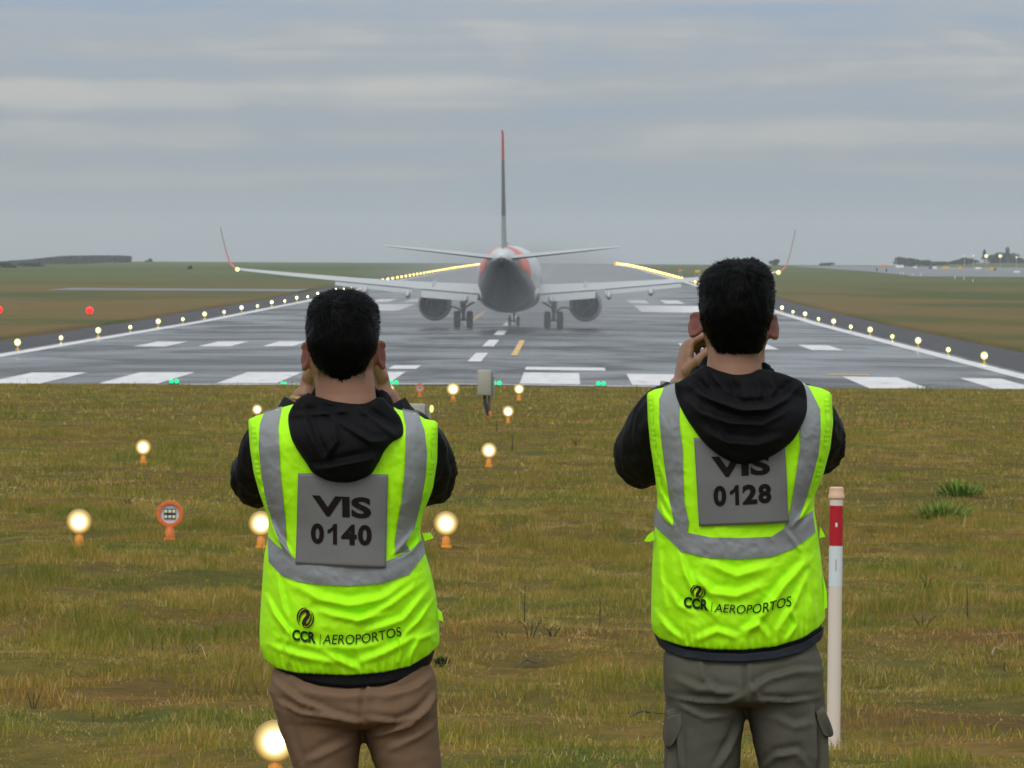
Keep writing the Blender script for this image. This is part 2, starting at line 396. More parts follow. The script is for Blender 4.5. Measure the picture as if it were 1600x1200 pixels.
at_ = me.attributes.new('tone', 'FLOAT', 'POINT'); at_.data.foreach_set('value', np.concatenate(Cs).astype(np.float32))
bm_ = Mt('grass_blades'); bv = bm_.geo(); bc, _ = grass_color(bm_, bv)
ta = bm_.N('ShaderNodeAttribute', attribute_name='tone').outputs['Fac']
bc2 = bm_.ramp(ta, [(.05, (.040, .110, .010)), (.30, (.115, .175, .016)), (.52, (.26, .205, .036)), (.76, (.46, .30, .095)), (.90, (.44, .20, .065)), (1, (.66, .52, .26))])
bcol = bm_.mix(1.0, bm_.mix(.45, bc, bc2), (1.22, 1.22, 1.12), 'MULTIPLY')
bm_.set(bcol, .7, 0, .25)
tr = bm_.N('ShaderNodeBsdfTranslucent'); bm_.l.new(bcol, tr.inputs[0]); ms = bm_.N('ShaderNodeMixShader'); ms.inputs[0].default_value = .3
bm_.l.new(bm_.b.outputs[0], ms.inputs[1]); bm_.l.new(tr.outputs[0], ms.inputs[2]); bm_.l.new(ms.outputs[0], bm_.out.inputs[0])
go = link('grass', me, bm_.m, smooth=False)
setp(go, 'short patchy olive and straw coloured turf in front of the runway', 'grass', kind='stuff')

# ------------------------------------------------------------------ lights of the field
M_or = simple('orange_housing', (.72, .16, .025), .45, var=.12, scale=30)
M_orl = simple('orange_amber_post', (.80, .28, .02), .45, var=.12, scale=30)
def lens_halo_mat():  # lit lens with the lamp's halo painted in, fading to amber over the housing
    m = Mt('lamp_lens_painted_halo'); s = m.sep(m.obj()); r = m.math('SQRT', m.math('ADD', m.math('POWER', s[0], 2), m.math('POWER', m.math('SUBTRACT', s[2], .215), 2)))
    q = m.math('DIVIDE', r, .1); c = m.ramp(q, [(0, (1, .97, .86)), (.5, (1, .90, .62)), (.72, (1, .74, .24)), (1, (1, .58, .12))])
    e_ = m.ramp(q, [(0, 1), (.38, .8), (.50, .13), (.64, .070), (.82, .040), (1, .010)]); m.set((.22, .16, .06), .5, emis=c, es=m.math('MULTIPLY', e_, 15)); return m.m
M_lens_halo = lens_halo_mat()
M_glass = simple('lamp_white_reflector', (.62, .63, .66), .25, var=.05)
M_led = simple('led_square', (.78, .74, .55), .35, var=.05)
M_dark = simple('dark_metal', (.03, .035, .04), .5)
M_post = simple('lamp_post_metal', (.75, .45, .06), .5)
def disc(mb, r0, r1, y, n=28, z=0):
    mb.lathe([(r0, y), (r1, y)], n, (0, 0, z), 'y')
def make_approach(lit):
    hc = .215; R_ = .104
    root = thing('approach_light', 'x', 'airfield light')
    s = MB(); s.lathe([(.048, -.03), (.05, .02), (.036, .03), (.034, .095), (.03, .10), (.03, .12)], 18)
    s.box((0, 0, .105), (.05, .05, .03), bev=.006)
    s.build('stem', M_or if not lit else M_orl, root)
    h = MB(); h.lathe([(.02, .11), (.06, .10), (.095, .04), (R_, .0), (R_, -.018), (R_ - .003, -.022), (.076, -.022), (.072, -.010), (.072, .004)], 32, (0, 0, hc), 'y')
    for k in range(4):
        a_ = math.pi * (.25 + .5 * k); h.ball((math.cos(a_) * .092, -.024, hc + math.sin(a_) * .092), .006, 8, 6)
    h.build('housing', M_or, root)
    if lit:
        l = MB(); l.ball((0, -.020, hc), (.106, .034, .106), 36, 18); l.build('lens', M_lens_halo, root)
    else:
        g = MB(); g.lathe([(0.001, -.001), (.073, -.002)], 28, (0, 0, hc), 'y'); gl = g.build('lens', M_glass, root)
        k = MB(); k.box((0, -.006, hc), (.092, .008, .082), bev=.003); pn = k.build('led_panel', M_dark, root)
        for i in (-1, 0, 1):
            for j in (-1, 1):
                q = MB(); q.box((i * .031, -.014, hc + j * .021 - .001), (.023, .008, .023), bev=.003); q.build('led', M_led, pn)
    return root
def dup(root, loc, label=None, group=None, rz=None, sc=None):
    r = root.copy(); COL.objects.link(r); r.location = loc
    if rz is not None: r.rotation_euler.z = rz
    if sc is not None: r.scale = (sc, sc, sc)
    if label: r['label'] = label
    if group: r['group'] = group
    for ch in list(root.children):
        c = ch.copy(); COL.objects.link(c); c.parent = r
        for g in ch.children:
            d = g.copy(); COL.objects.link(d); d.parent = c
    return r
lit = make_approach(True); unlit = make_approach(False); used = {}
def place(proto, px, py, label, group, hc=.215, sc=1):
    """px, py: the lamp's centre in the photograph; it stands on the ground below"""
    D = 16.0
    while D < 218:
        p = at(px, py, D)
        if p.z - gz(p.x, D) <= hc * sc: break
        D *= 1.002
    loc = (p.x, D, p.z - hc * sc)
    if proto.name not in used: used[proto.name] = 1; proto.location = loc; proto['label'] = label; proto['group'] = group; proto.scale = (sc,) * 3; return proto
    return dup(proto, loc, label, group, sc=sc)
AG = 'lit approach lamps standing in the grass'
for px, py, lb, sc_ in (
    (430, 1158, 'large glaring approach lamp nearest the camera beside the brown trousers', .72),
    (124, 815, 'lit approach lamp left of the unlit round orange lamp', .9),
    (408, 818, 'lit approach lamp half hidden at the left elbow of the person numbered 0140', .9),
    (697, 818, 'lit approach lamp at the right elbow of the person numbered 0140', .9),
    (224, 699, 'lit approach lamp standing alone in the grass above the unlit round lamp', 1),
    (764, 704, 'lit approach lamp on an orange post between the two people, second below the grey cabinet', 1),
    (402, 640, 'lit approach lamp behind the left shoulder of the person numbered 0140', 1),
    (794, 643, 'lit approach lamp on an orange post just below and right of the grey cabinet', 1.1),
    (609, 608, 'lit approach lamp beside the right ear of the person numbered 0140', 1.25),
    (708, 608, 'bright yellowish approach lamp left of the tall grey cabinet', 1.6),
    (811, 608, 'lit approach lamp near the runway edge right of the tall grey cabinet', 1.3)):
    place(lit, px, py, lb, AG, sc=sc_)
place(unlit, 265.5, 803, 'unlit round orange lamp with six square LEDs left of the people', 'unlit round orange lamps')
place(unlit, 656, 606, 'small unlit round orange lamp near the runway edge right of the left head', 'unlit round orange lamps', sc=1.15)
# threshold lights: pairs of green bulbs on a low plate
M_gr = emit('green_lit_glass', (.0, .85, .30), 1.5, 'NONE')
tl = thing('threshold_light', 'x', 'airfield light')
s = MB(); s.box((0, 0, .02), (.36, .14, .04), bev=.01); s.build('base_plate', M_dark, tl)
for q in (-.09, .09):
    s = MB(); s.lathe([(.05, .03), (.055, .05)], 12, (q, 0, 0)); s.ball((q, 0, .11), (.075, .075, .075), 14, 10); s.build('green_bulb', M_gr, tl)
for i, (px, py, lb) in enumerate(((272, 602, 'green threshold light at the runway edge left of the left person'), (443, 602, 'small green threshold light just left of the left head'),
                   (615, 602, 'green threshold light touching the lamp right of the left head'), (776, 602, 'green threshold light right behind the tall grey cabinet'),
                   (939, 604, 'green threshold light on bare runway edge between the two people'))):
    p = at(px, py, 218.3); loc = (p.x, 218.3, gz(p.x, 218.3) + .0)
    if i == 0: tl.location = loc; tl['label'] = lb; tl['group'] = 'green threshold lights'
    else: dup(tl, loc, lb, 'green threshold lights', sc=.62 if i == 1 else 1)
# red lights
M_red = emit('red_lit_glass', (1, .012, .010), 2.6, 'NONE')
rl = thing('red_light', 'x', 'airfield light')
s = MB(); s.lathe([(.10, 0), (.10, .05), (.04, .07), (.04, .22)], 12); s.build('stem', M_dark, rl)
s = MB(); s.ball((0, 0, .34), (.27, .27, .26), 20, 14); s.build('red_lamp', M_red, rl)
for i, (px, py, lb) in enumerate(((140, 485, 'glowing red lamp in the brown grass left of the runway'), (-2, 484, 'red lamp cut by the left edge of the picture'))):
    g = ghit(px, py + 7); loc = (g.x, g.y, g.z)
    if i == 0: rl.location = loc; rl['label'] = lb; rl['group'] = 'red lamps in the left grass'
    else: dup(rl, loc, lb, 'red lamps in the left grass')
# runway edge lights, both sides, to the far end
M_edge = emit('edge_lamp_glass', (.86, .95, .22), 1.5, 'NONE'); M_edgew = emit('edge_lamp_filament', (1, 1, .6), 14, 'NONE'); M_edgef = emit('edge_lamp_glass_far', (1.0, .72, .13), 7, 'NONE'); M_end = emit('end_lamp_glass', (1, .20, .015), 2.6, 'NONE')
def edge_proto(m):
    r = thing('runway_edge_light', 'x', 'airfield light')
    s = MB(); s.lathe([(.09, 0), (.09, .03), (.03, .05), (.03, .2), (.06, .22)], 10); s.build('stem', M_post, r)
    s = MB(); s.ball((0, 0, .30), (.125, .125, .135), 14, 10); s.build('lamp_globe', m, r)
    if m is M_edge: s = MB(); s.ball((0, -.075, .30), (.068, .07, .075), 12, 8); s.build('lens', M_edgew, r)
    return r
ep = edge_proto(M_edge); ef = edge_proto(M_edgef); fe = True; ff = True; k = 0
for k in range(82):
    y = 253 + 26.3 * k
    if y > 2350: break
    for s_ in (-1, 1):
        u = s_ * (22.35 if s_ < 0 else 22.1); x = float(u + xc(y)); z = float(prof(y)) + .04 - .0075 * 22.3 
        big = 1.25 if (k + (s_ > 0)) % 2 == 0 else .9
        side = 'left' if s_ < 0 else 'right'
        far_ = y > 900
        sc_ = (big if not far_ else 1.2 + (y - 900) / 1400)
        lb = ('yellow lamp in the merged far string of lights on the %s side of the runway' if far_ else 'yellow green edge lamp on the %s edge of the wet runway') % side
        gr = ('far string of runway edge lights, %s side' if far_ else 'runway edge lights, %s side') % side
        if far_:
            if ff: ff = False; ef.location = (x, y, z); ef['label'] = lb; ef['group'] = gr; ef.scale = (sc_,) * 3
            else: dup(ef, (x, y, z), lb, gr, sc=sc_)
        else:
            if fe: fe = False; ep.location = (x, y, z); ep['label'] = lb; ep['group'] = gr; ep.scale = (sc_,) * 3
            else: dup(ep, (x, y, z), lb, gr, sc=sc_)
en = edge_proto(M_end); en.name = 'runway_end_light'; g = at(963, 413, 2352); en.location = (g.x, 2352, g.z - 1.9); en.scale = (6.5,) * 3
en['label'] = 'orange runway end light at the far tip of the right light string'

# ------------------------------------------------------------------ cabinets, marker post
M_cab = simple('cabinet_paint', (.36, .35, .28), .5, var=.08, scale=6); M_grey = simple('grey_plastic', (.16, .16, .17), .5); M_hose = simple('black_hose', (.03, .027, .025), .5)
M_brn = simple('brown_pipe', (.10, .07, .055), .6)
def cabinet(px0, px1, pt, pb, pbase, label, light=False):
    g = ghit((px0 + px1) / 2 + 4, pbase); s = g.y / F; w = (px1 - px0) * s; h = (pb - pt) * s; zb = (pbase - pb) * s
    r = thing('electrical_cabinet', label, 'cabinet', (g.x, g.y, g.z), 'cabinets beside the approach lights')
    b = MB(); b.box((-w * .1, 0, zb + h / 2), (w * .82, w * .7, h), bev=.012); b.build('case', M_cab, r)
    b = MB(); b.box((-w * .14, -w * .36, zb + h / 2), (w * .66, .02, h * .94), bev=.006); b.build('door', M_cab, r)
    b = MB(); b.box((w * .36, 0, zb + h * .48), (w * .10, w * .55, h * .9), bev=.004); b.build('side_panel', M_grey, r)
    b = MB(); b.box((w * .46, .03, zb + h * .33), (w * .12, w * .3, h * .75), bev=.004); b.ball((w * .47, -.02, zb + h * .72), .022); b.build('junction_box', M_cab, r)
    b = MB(); b.tube([(w * .2, 0, -.05), (w * .2, 0, zb + .02)], .027, 12); b.build('post', M_brn, r)
    b = MB(); b.tube(catmull([(w * .12, -.02, .03), (w * .02, -.03, zb * .35), (-w * .10, -.02, zb * .7), (-w * .12, 0, zb + .02)], 14), .024, 10)
    b.tube(catmull([(w * .15, -.04, .02), (w * .10, -.05, zb * .4), (w * .0, -.04, zb * .8), (w * .0, 0, zb + .02)], 12), .02, 10); b.build('hose', M_hose, r)
    b = MB(); b.lathe([(.05, -.03), (.05, .10), (.038, .12)], 14, (w * .2, 0, 0)); b.build('orange_foot', M_or, r)
    if light:
        b = MB(); b.ball((w * .55, -.06, zb + h * .8), (.03, .04, .06)); b.build('indicator_lamp', M_edge, r)
cabinet(742, 768, 578, 618, 651, 'tall beige grey cabinet on a pipe post with black hoses between the lamps')
cabinet(625, 668, 631, 668, 700, 'beige grey cabinet partly hidden behind the right shoulder of the person numbered 0140', True)
M_pvc = simple('cream_pvc', (.72, .62, .52), .42, var=.05, scale=5); M_cap = simple('tan_cap', (.66, .42, .26), .5, var=.1)
M_rt = simple('red_tape', (.45, .004, .012), .35, var=.06); M_wt = simple('white_tape', (.66, .72, .72), .35, var=.05)
g = ghit(1302, 1171); s = g.y / F
mp = thing('marker_post', 'white plastic marker post with red band standing right of the person numbered 0128', 'post', (g.x, g.y, g.z - .01))
mp.rotation_euler = (0, math.radians(.35), 0)
R0 = 10.6 * s; hh = (1171 - 770) * s
b = MB(); b.lathe([(R0, -.1), (R0, hh), (R0 * .8, hh), (0.001, hh)], 32); b.build('tube', M_pvc, mp)
b = MB(); b.lathe([(R0 * 1.06, hh - .012), (R0 * 1.2, hh - .008), (R0 * 1.2, hh + .004), (R0 * 1.08, hh + .008), (R0 * 1.06, hh + .030), (R0 * .9, hh + .034), (0.001, hh + .034)], 32); b.build('cap', M_cap, mp)
b = MB(); b.lathe([(R0 * 1.012, hh - 15 * s), (R0 * 1.012, hh - 78 * s)], 32); rt = b.build('red_band', M_rt, mp)
b = MB(); b.lathe([(R0 * 1.012, hh - 78.5 * s), (R0 * 1.012, hh - 141 * s)], 32); wb = b.build('white_band', M_wt, mp)
b = MB(); b.box((0, -R0 * 1.02, hh - 45 * s), (.008, .002, .016)); b.build('tape_print', M_wt, rt)
b = MB(); b.box((0, -R0 * 1.02, hh - 108 * s), (.0025, .002, .045)); b.build('tape_line', simple('dull_red_print', (.35, .15, .13), .5), wb)

# ------------------------------------------------------------------ airliner
M_body = Mt('airliner_paint'); pv = M_body.obj(); ps = M_body.sep(pv)
white = M_body.mix(M_body.noise(pv, 1.2, 4), (.50, .51, .51), (.60, .61, .61))
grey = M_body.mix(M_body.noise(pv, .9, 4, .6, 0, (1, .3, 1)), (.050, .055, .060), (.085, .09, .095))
orange = (.78, .10, .035)
yy, zz, xx = ps[1], ps[2], M_body.math('ABSOLUTE', ps[0])
# grey belly and rear underside with their shade painted in, an orange hoop in front of the tailplane, the rest white
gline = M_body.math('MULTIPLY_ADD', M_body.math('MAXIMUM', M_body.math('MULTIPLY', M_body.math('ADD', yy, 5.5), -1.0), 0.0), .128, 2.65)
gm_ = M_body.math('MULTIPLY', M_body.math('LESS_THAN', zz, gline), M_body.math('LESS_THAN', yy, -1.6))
om = M_body.math('MULTIPLY', M_body.math('LESS_THAN', M_body.math('MULTIPLY_ADD', zz, -.35, yy), -11.4), M_body.math('GREATER_THAN', M_body.math('MULTIPLY_ADD', zz, .25, yy), -14.9))
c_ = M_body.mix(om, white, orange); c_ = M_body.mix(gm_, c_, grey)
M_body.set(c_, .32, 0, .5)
M_fin = Mt('fin_paint'); fz = M_fin.sep(M_fin.obj())[2]
fc = M_fin.ramp(M_fin.math('DIVIDE', fz, 14), [(0, (.36, .37, .38)), (.50, (.10, .11, .115)), (.735, (.60, .035, .02))], 'CONSTANT')
M_fin.set(fc, .4)
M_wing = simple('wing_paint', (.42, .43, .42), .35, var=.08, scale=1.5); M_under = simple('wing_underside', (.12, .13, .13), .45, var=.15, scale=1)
M_flap = simple('flap_paint', (.36, .37, .36), .4, var=.08, scale=2)
M_wl = Mt('winglet_paint'); wz = M_wl.sep(M_wl.obj())[2]
M_wl.set(M_wl.ramp(M_wl.math('DIVIDE', wz, 10), [(0, (.75, .12, .08)), (.43, (.80, .12, .08)), (.50, (.50, .25, .22)), (.60, (.34, .36, .38))]), .4)
M_nac = simple('nacelle_paint', (.40, .41, .42), .35, var=.1, scale=1.5); M_hot = simple('exhaust_metal', (.035, .033, .035), .45, .6, var=.3, scale=3)
M_tyre = simple('tyre_rubber', (.02, .02, .02), .8); M_gear = simple('landing_gear_metal', (.09, .10, .10), .5, .2)
M_nav = emit('tail_light', (1, .80, .30), 2.2, 'NONE')
PL = thing('airliner', 'white and grey twin engine airliner with orange tail band taking off down the wet runway', 'airplane')
gy = 398.0; gp = at(794.5, 515.5, gy)
PL.scale = (.982, 1, .985); PL.location = (gp.x, gy, float(prof(gy)) + .04 - .0075 * 3.5 + .012); PL.rotation_euler.z = -math.radians(1.25)
def ell(y, zc, a, b, n=44, sq=1.0):
    r = []
    for j in range(n):
        q = 2 * math.pi * j / n; r.append((a * math.cos(q), y, zc + b * math.sin(q)))
    return r
fus = MB()
st_ = [(-19.75, 4.42, .16, .20), (-19.5, 4.42, .24, .28), (-18.6, 4.38, .46, .50), (-17.4, 4.26, .72, .78), (-15.8, 4.08, .98, 1.06), (-13.8, 3.84, 1.25, 1.33), (-11.5, 3.60, 1.50, 1.58), (-9, 3.42, 1.70, 1.78), (-6.5, 3.30, 1.82, 1.91), (-4, 3.25, 1.88, 1.98), (2, 3.25, 1.88, 2.0), (10, 3.25, 1.88, 2.0), (14.5, 3.24, 1.87, 1.98), (16.8, 3.18, 1.62, 1.78), (18.4, 3.05, 1.15, 1.30), (19.4, 2.92, .62, .70), (19.9, 2.86, .08, .08)]
ys_ = np.array([s[0] for s in st_]); fine = np.unique(np.concatenate([np.linspace(-19.75, 19.9, 80), ys_]))
fus.loft([ell(y, *[float(np.interp(y, ys_, [s[i] for s in st_])) for i in (1, 2, 3)]) for y in fine])
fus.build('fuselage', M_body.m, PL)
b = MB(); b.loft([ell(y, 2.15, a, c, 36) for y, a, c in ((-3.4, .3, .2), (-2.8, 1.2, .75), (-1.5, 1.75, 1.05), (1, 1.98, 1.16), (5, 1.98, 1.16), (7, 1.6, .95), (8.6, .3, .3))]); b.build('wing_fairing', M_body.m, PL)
b = MB(); b.loft([ell(-19.74 + q, 4.42, a, c, 20) for q, a, c in ((0, .11, .13), (.02, .13, .15), (-.02, .13, .15), (-.03, .09, .11))][:2]); b.box((0, -19.2, 4.05), (.2, .9, .35), bev=.05); b.build('auxiliary_exhaust', M_hot, PL)
def airfoil(le, te, th, up=(0, 0, 1), n=14):
    le = Vector(le); te = Vector(te); up = Vector(up); R = []
    xs = [.5 * (1 - math.cos(math.pi * i / n)) for i in range(n + 1)]
    def t(x): return th * (1.48 * math.sqrt(x) - .63 * x - 1.76 * x * x + 1.42 * x ** 3 - .52 * x ** 4 + .02)
    top = [le.lerp(te, x) + up * t(x) * 1.1 for x in xs]; bot = [le.lerp(te, x) - up * t(x) * .9 for x in xs[::-1]]
    return top + bot
for s_ in (-1, 1):
    W_ = []
    for x, ly, ty, lz, tz, th in ((1.5, 6.9, -.6, 2.62, 2.18, .46), (4.0, 5.6, -.6, 2.74, 2.38, .36), (5.8, 4.6, -.6, 2.84, 2.52, .30), (9.5, 2.7, -1.5, 3.08, 2.86, .20), (13.5, .6, -2.45, 3.40, 3.24, .14), (16.6, -1.0, -2.9, 3.68, 3.57, .09), (16.95, -1.3, -3.05, 3.72, 3.63, .07)):
        W_.append(airfoil((s_ * x, ly, lz), (s_ * x, ty, tz), th))
    if s_ < 0: W_ = [r[::-1] for r in W_]
    b = MB(); b.loft(W_); b.m = []
    wing = b.v; me_faces = b.f
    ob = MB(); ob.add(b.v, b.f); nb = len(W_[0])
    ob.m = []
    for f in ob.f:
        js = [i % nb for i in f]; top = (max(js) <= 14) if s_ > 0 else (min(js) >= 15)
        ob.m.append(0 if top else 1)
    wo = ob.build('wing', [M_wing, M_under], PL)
    # drooped flaps: inboard and outboard panels
    for x0, x1 in ((1.95, 5.5), (6.1, 10.9)):
        R_ = []
        for x in (x0, x1):
            ty = float(np.interp(x, [1.5, 5.8, 9.5, 13.5], [-.6, -.6, -1.5, -2.45])); tz = float(np.interp(x, [1.5, 5.8, 9.5, 13.5], [2.18, 2.52, 2.86, 3.24]))
            ch = 1.25 if x < 6 else .85 - .03 * (x - 6)
            R_.append(airfoil((s_ * x, ty + .25, tz - .02), (s_ * x, ty + .2 - ch, tz - .42 * ch), .10))
        if s_ < 0: R_ = [r[::-1] for r in R_]
        b = MB(); b.loft(R_); b.build('flap', M_flap, wo)
    for x in (2.7, 6.35, 9.0):
        ty = float(np.interp(x, [1.5, 5.8, 9.5], [-.6, -.6, -1.5])); tz = float(np.interp(x, [1.5, 5.8, 9.5], [2.18, 2.52, 2.86]))
        b = MB(); b.loft([ell(0, 0, a, c, 16) for a, c in ((.02, .02), (.13, .17), (.2, .27), (.2, .27), (.14, .16), (.03, .03))])
        for i_, (q_, dz) in enumerate(((-1.9, -.5), (-1.4, -.52), (-.6, -.42), (.4, -.3), (1.4, -.2), (2.0, -.08))):
            for j in range(16): p = b.v[i_ * 16 + j]; b.v[i_ * 16 + j] = (p[0] + s_ * x, ty + q_, p[2] + tz + dz)
        b.build('flap_fairing', M_nac, wo)
    # blended winglet
    R_ = []
    for x, ly, ty, z, n_ in ((16.95, -1.3, -3.05, 3.68, (0, 1)), (17.25, -1.65, -3.15, 3.78, (-.4, .9)), (17.5, -2.0, -3.3, 4.05, (-.8, .5)), (17.68, -2.5, -3.6, 4.6, (-1, .2)), (17.85, -3.1, -3.95, 5.4, (-1, .2)), (18.0, -3.7, -4.3, 6.15, (-1, .2)), (18.02, -3.95, -4.4, 6.3, (-1, .2))):
        R_.append(airfoil((s_ * x, ly, z), (s_ * x, ty, z), .09 if z < 4.5 else .06, (s_ * n_[0], 0, n_[1]), 8))
    if s_ < 0: R_ = [r[::-1] for r in R_]
    b = MB(); b.loft(R_); b.build('winglet', M_wl.m, PL)
    b = MB(); b.ball((s_ * 17.0, -3.15, 3.66), (.13, .16, .13), 12, 8); b.build('tail_facing_light', M_nav, PL)
    # engine
    ex, ez = s_ * 4.83, 1.50
    e_ = thing('engine', None, None); e_.parent = PL; e_.location = (ex, 0, ez)
    b = MB(); b.lathe([(.86, 2.35), (.90, 2.35), (1.0, 3.0), (1.07, 4.2), (1.06, 5.6), (.98, 6.3), (.86, 6.55), (.78, 6.4), (.76, 5.6), (.76, 4.6)], 40, axis='y')
    b.lathe([(.86, 2.35), (.84, 2.5), (.83, 3.4), (.80, 4.6)], 40, axis='y'); b.build('nacelle', M_nac, e_)
    b = MB(); b.lathe([(.835, 2.6), (.83, 3.6), (.40, 3.7)], 40, axis='y'); b.lathe([(.34, 1.3), (.38, 1.25), (.52, 1.9), (.60, 2.8), (.6, 3.7)], 32, axis='y')
    b.lathe([(.01, .75), (.12, .95), (.2, 1.4), (.24, 2.0), (.34, 2.0), (.34, 1.3)], 24, axis='y'); b.build('exhaust_nozzle', M_hot, e_)
    b = MB(); b.lathe([(.01, 6.0), (.2, 5.7), (.24, 5.5), (.77, 5.5)], 32, axis='y'); b.build('fan', M_hot, e_)
    b = MB(); b.loft([ell(0, 0, a, c, 12) for a, c in ((.05, .25), (.16, .4), (.16, .5), (.05, .3))])
    for i_, (q_, z_) in enumerate(((.6, 2.45), (2.2, 2.5), (4.5, 2.55), (5.6, 2.5))):
        for j in range(12): p = b.v[i_ * 12 + j]; b.v[i_ * 12 + j] = (p[0], q_, p[2] + z_ - ez)
    b.build('pylon', M_nac, e_)
    # main gear
    lg = MB(); gx = s_ * 2.86
    lg.tube([(gx, 0, 2.2), (gx, 0, 1.1)], .15, 16); lg.tube([(gx, 0, 1.2), (gx, 0, .55)], .11, 14); lg.tube([(gx - .42, 0, .555), (gx + .42, 0, .555)], .07, 12)
    lg.tube([(gx, .05, 1.25), (gx - s_ * 1.15, .1, 2.0)], .06, 8); lg.tube([(gx, -.12, 1.05), (gx, -.3, .8), (gx, -.12, .6)], .05, 8); lgo = lg.build('main_landing_gear', M_gear, PL)
    q = MB(); q.tube(catmull([(gx + s_ * .14, .05, 1.0), (gx + s_ * .38, .05, 1.28), (gx + s_ * .8, .05, 1.36), (gx + s_ * 1.15, .05, 1.15)], 10), .05, 8, squash=(1, 1)); q.box((gx + s_ * .2, .1, 1.35), (.04, .5, .9), bev=.01); q.build('gear_door', M_gear, lgo)
    for wx in (-.40, .40):
        q = MB(); q.lathe([(.22, -.17), (.42, -.205), (.52, -.17), (.555, -.09), (.56, 0), (.555, .09), (.52, .17), (.42, .205), (.22, .17)], 30, (gx + wx, 0, .56), 'x'); q.build('tyre', M_tyre, lgo)
        q = MB(); q.lathe([(.01, -.12), (.2, -.13), (.23, -.17)], 20, (gx + wx, 0, .56), 'x'); q.lathe([(.01, .12), (.2, .13), (.23, .17)], 20, (gx + wx, 0, .56), 'x'); q.build('wheel_hub', M_gear, lgo)
    # tailplane
    R_ = [airfoil((s_ * x, ly, lz), (s_ * x, ty, tz), th) for x, ly, ty, lz, tz, th in ((.3, -14.4, -18.0, 4.48, 4.42, .30), (2.5, -15.6, -18.5, 4.71, 4.65, .24), (5.2, -17.0, -19.1, 4.98, 4.94, .17), (7.0, -18.0, -19.5, 5.16, 5.13, .09), (7.18, -18.3, -19.5, 5.19, 5.15, .04))]
    if s_ < 0: R_ = [r[::-1] for r in R_]
    b = MB(); b.loft(R_)
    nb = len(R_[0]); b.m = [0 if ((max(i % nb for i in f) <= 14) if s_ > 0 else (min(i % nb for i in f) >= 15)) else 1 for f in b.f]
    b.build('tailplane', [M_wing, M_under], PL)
ng = MB(); ng.tube([(0, 15.6, 1.6), (0, 15.6, .4)], .085, 12); ng.tube([(-.2, 15.6, .34), (.2, 15.6, .34)], .05, 10); ng.tube([(0, 15.6, .8), (0, 16.5, 1.4)], .05, 8); ngo = ng.build('nose_landing_gear', M_gear, PL)
for wx in (-.27, .27):
    q = MB(); q.lathe([(.12, -.09), (.26, -.11), (.33, -.08), (.345, 0), (.33, .08), (.26, .11), (.12, .09)], 24, (wx, 15.6, .345), 'x'); q.build('tyre', M_tyre, ngo)
q = MB(); q.ball((0, 15.55, .95), (.13, .1, .13), 10, 8); q.build('taxi_lamp', M_wing, ngo)
R_ = [airfoil((0, ly, z), (0, ty, z), th, (1, 0, 0)) for z, ly, ty, th in ((4.2, -10.4, -17.6, .34), (5.2, -11.9, -17.7, .31), (8.5, -14.9, -18.6, .21), (11.6, -17.4, -19.5, .14), (12.05, -17.9, -19.6, .11))]
b = MB(); b.loft([r[::-1] for r in R_]); fo = b.build('tail_fin', M_fin.m, PL)
R_ = [airfoil((0, ly, z), (0, ty, z), th, (1, 0, 0), 6) for z, ly, ty, th in ((4.9, -5.5, -13, .03), (5.15, -7.0, -13, .10), (6.0, -10.4, -14, .06))]
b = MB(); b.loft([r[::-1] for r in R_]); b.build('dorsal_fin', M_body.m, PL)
b = MB(); b.box((0, -19.62, 12.1), (.08, .3, .1), bev=.02); b.ball((0, -19.8, 12.05), .05, 8, 6); b.build('tip_cap', simple('red_tip', (.5, .05, .04), .5), fo)
b = MB(); b.tube([(0, -4, 5.2), (0, -4.3, 5.5)], .05, 8); b.box((0, 6, 5.3), (.1, .5, .22), bev=.03); b.build('antenna', M_wing, PL)

# jet spray thrown up from the wet runway
sp = MB(); sp.loft([[(a * math.cos(q), y, 2.2 - c * math.sin(q)) for q in [2 * math.pi * j / 24 for j in range(24)]] for y, a, c in ((-20, .5, .4), (-16, 8, 1.8), (-6, 11, 2.4), (3, 12, 3.0), (14, 11, 3.8), (60, 14, 4.4), (150, 15, 4.8), (300, 14, 4.4), (330, 2, 1))])
so_ = sp.build('engine_spray', None, smooth=True, loc=(PL.location.x - .1, 383, PL.location.z - .2)); so_.rotation_euler.z = -.0085
sm = bpy.data.materials.new('spray_mist'); sm.use_nodes = True; t_ = sm.node_tree; t_.nodes.clear()
o_ = t_.nodes.new('ShaderNodeOutputMaterial'); v_ = t_.nodes.new('ShaderNodeVolumePrincipled'); v_.inputs['Color'].default_value = (.60, .60, .605, 1); v_.inputs['Anisotropy'].default_value = .1
tcn = t_.nodes.new('ShaderNodeTexCoord'); mp_ = t_.nodes.new('ShaderNodeMapping'); mp_.inputs['Scale'].default_value = (.14, .05, .30); t_.links.new(tcn.outputs['Object'], mp_.inputs[0])
nn = t_.nodes.new('ShaderNodeTexNoise'); nn.inputs['Scale'].default_value = 1; nn.inputs['Detail'].default_value = 2.5; t_.links.new(mp_.outputs[0], nn.inputs['Vector'])
mr_ = t_.nodes.new('ShaderNodeMapRange'); mr_.inputs[1].default_value = .28; mr_.inputs[2].default_value = .66; mr_.inputs[3].default_value = 0.001; mr_.inputs[4].default_value = .0098
t_.links.new(nn.outputs[0], mr_.inputs[0])
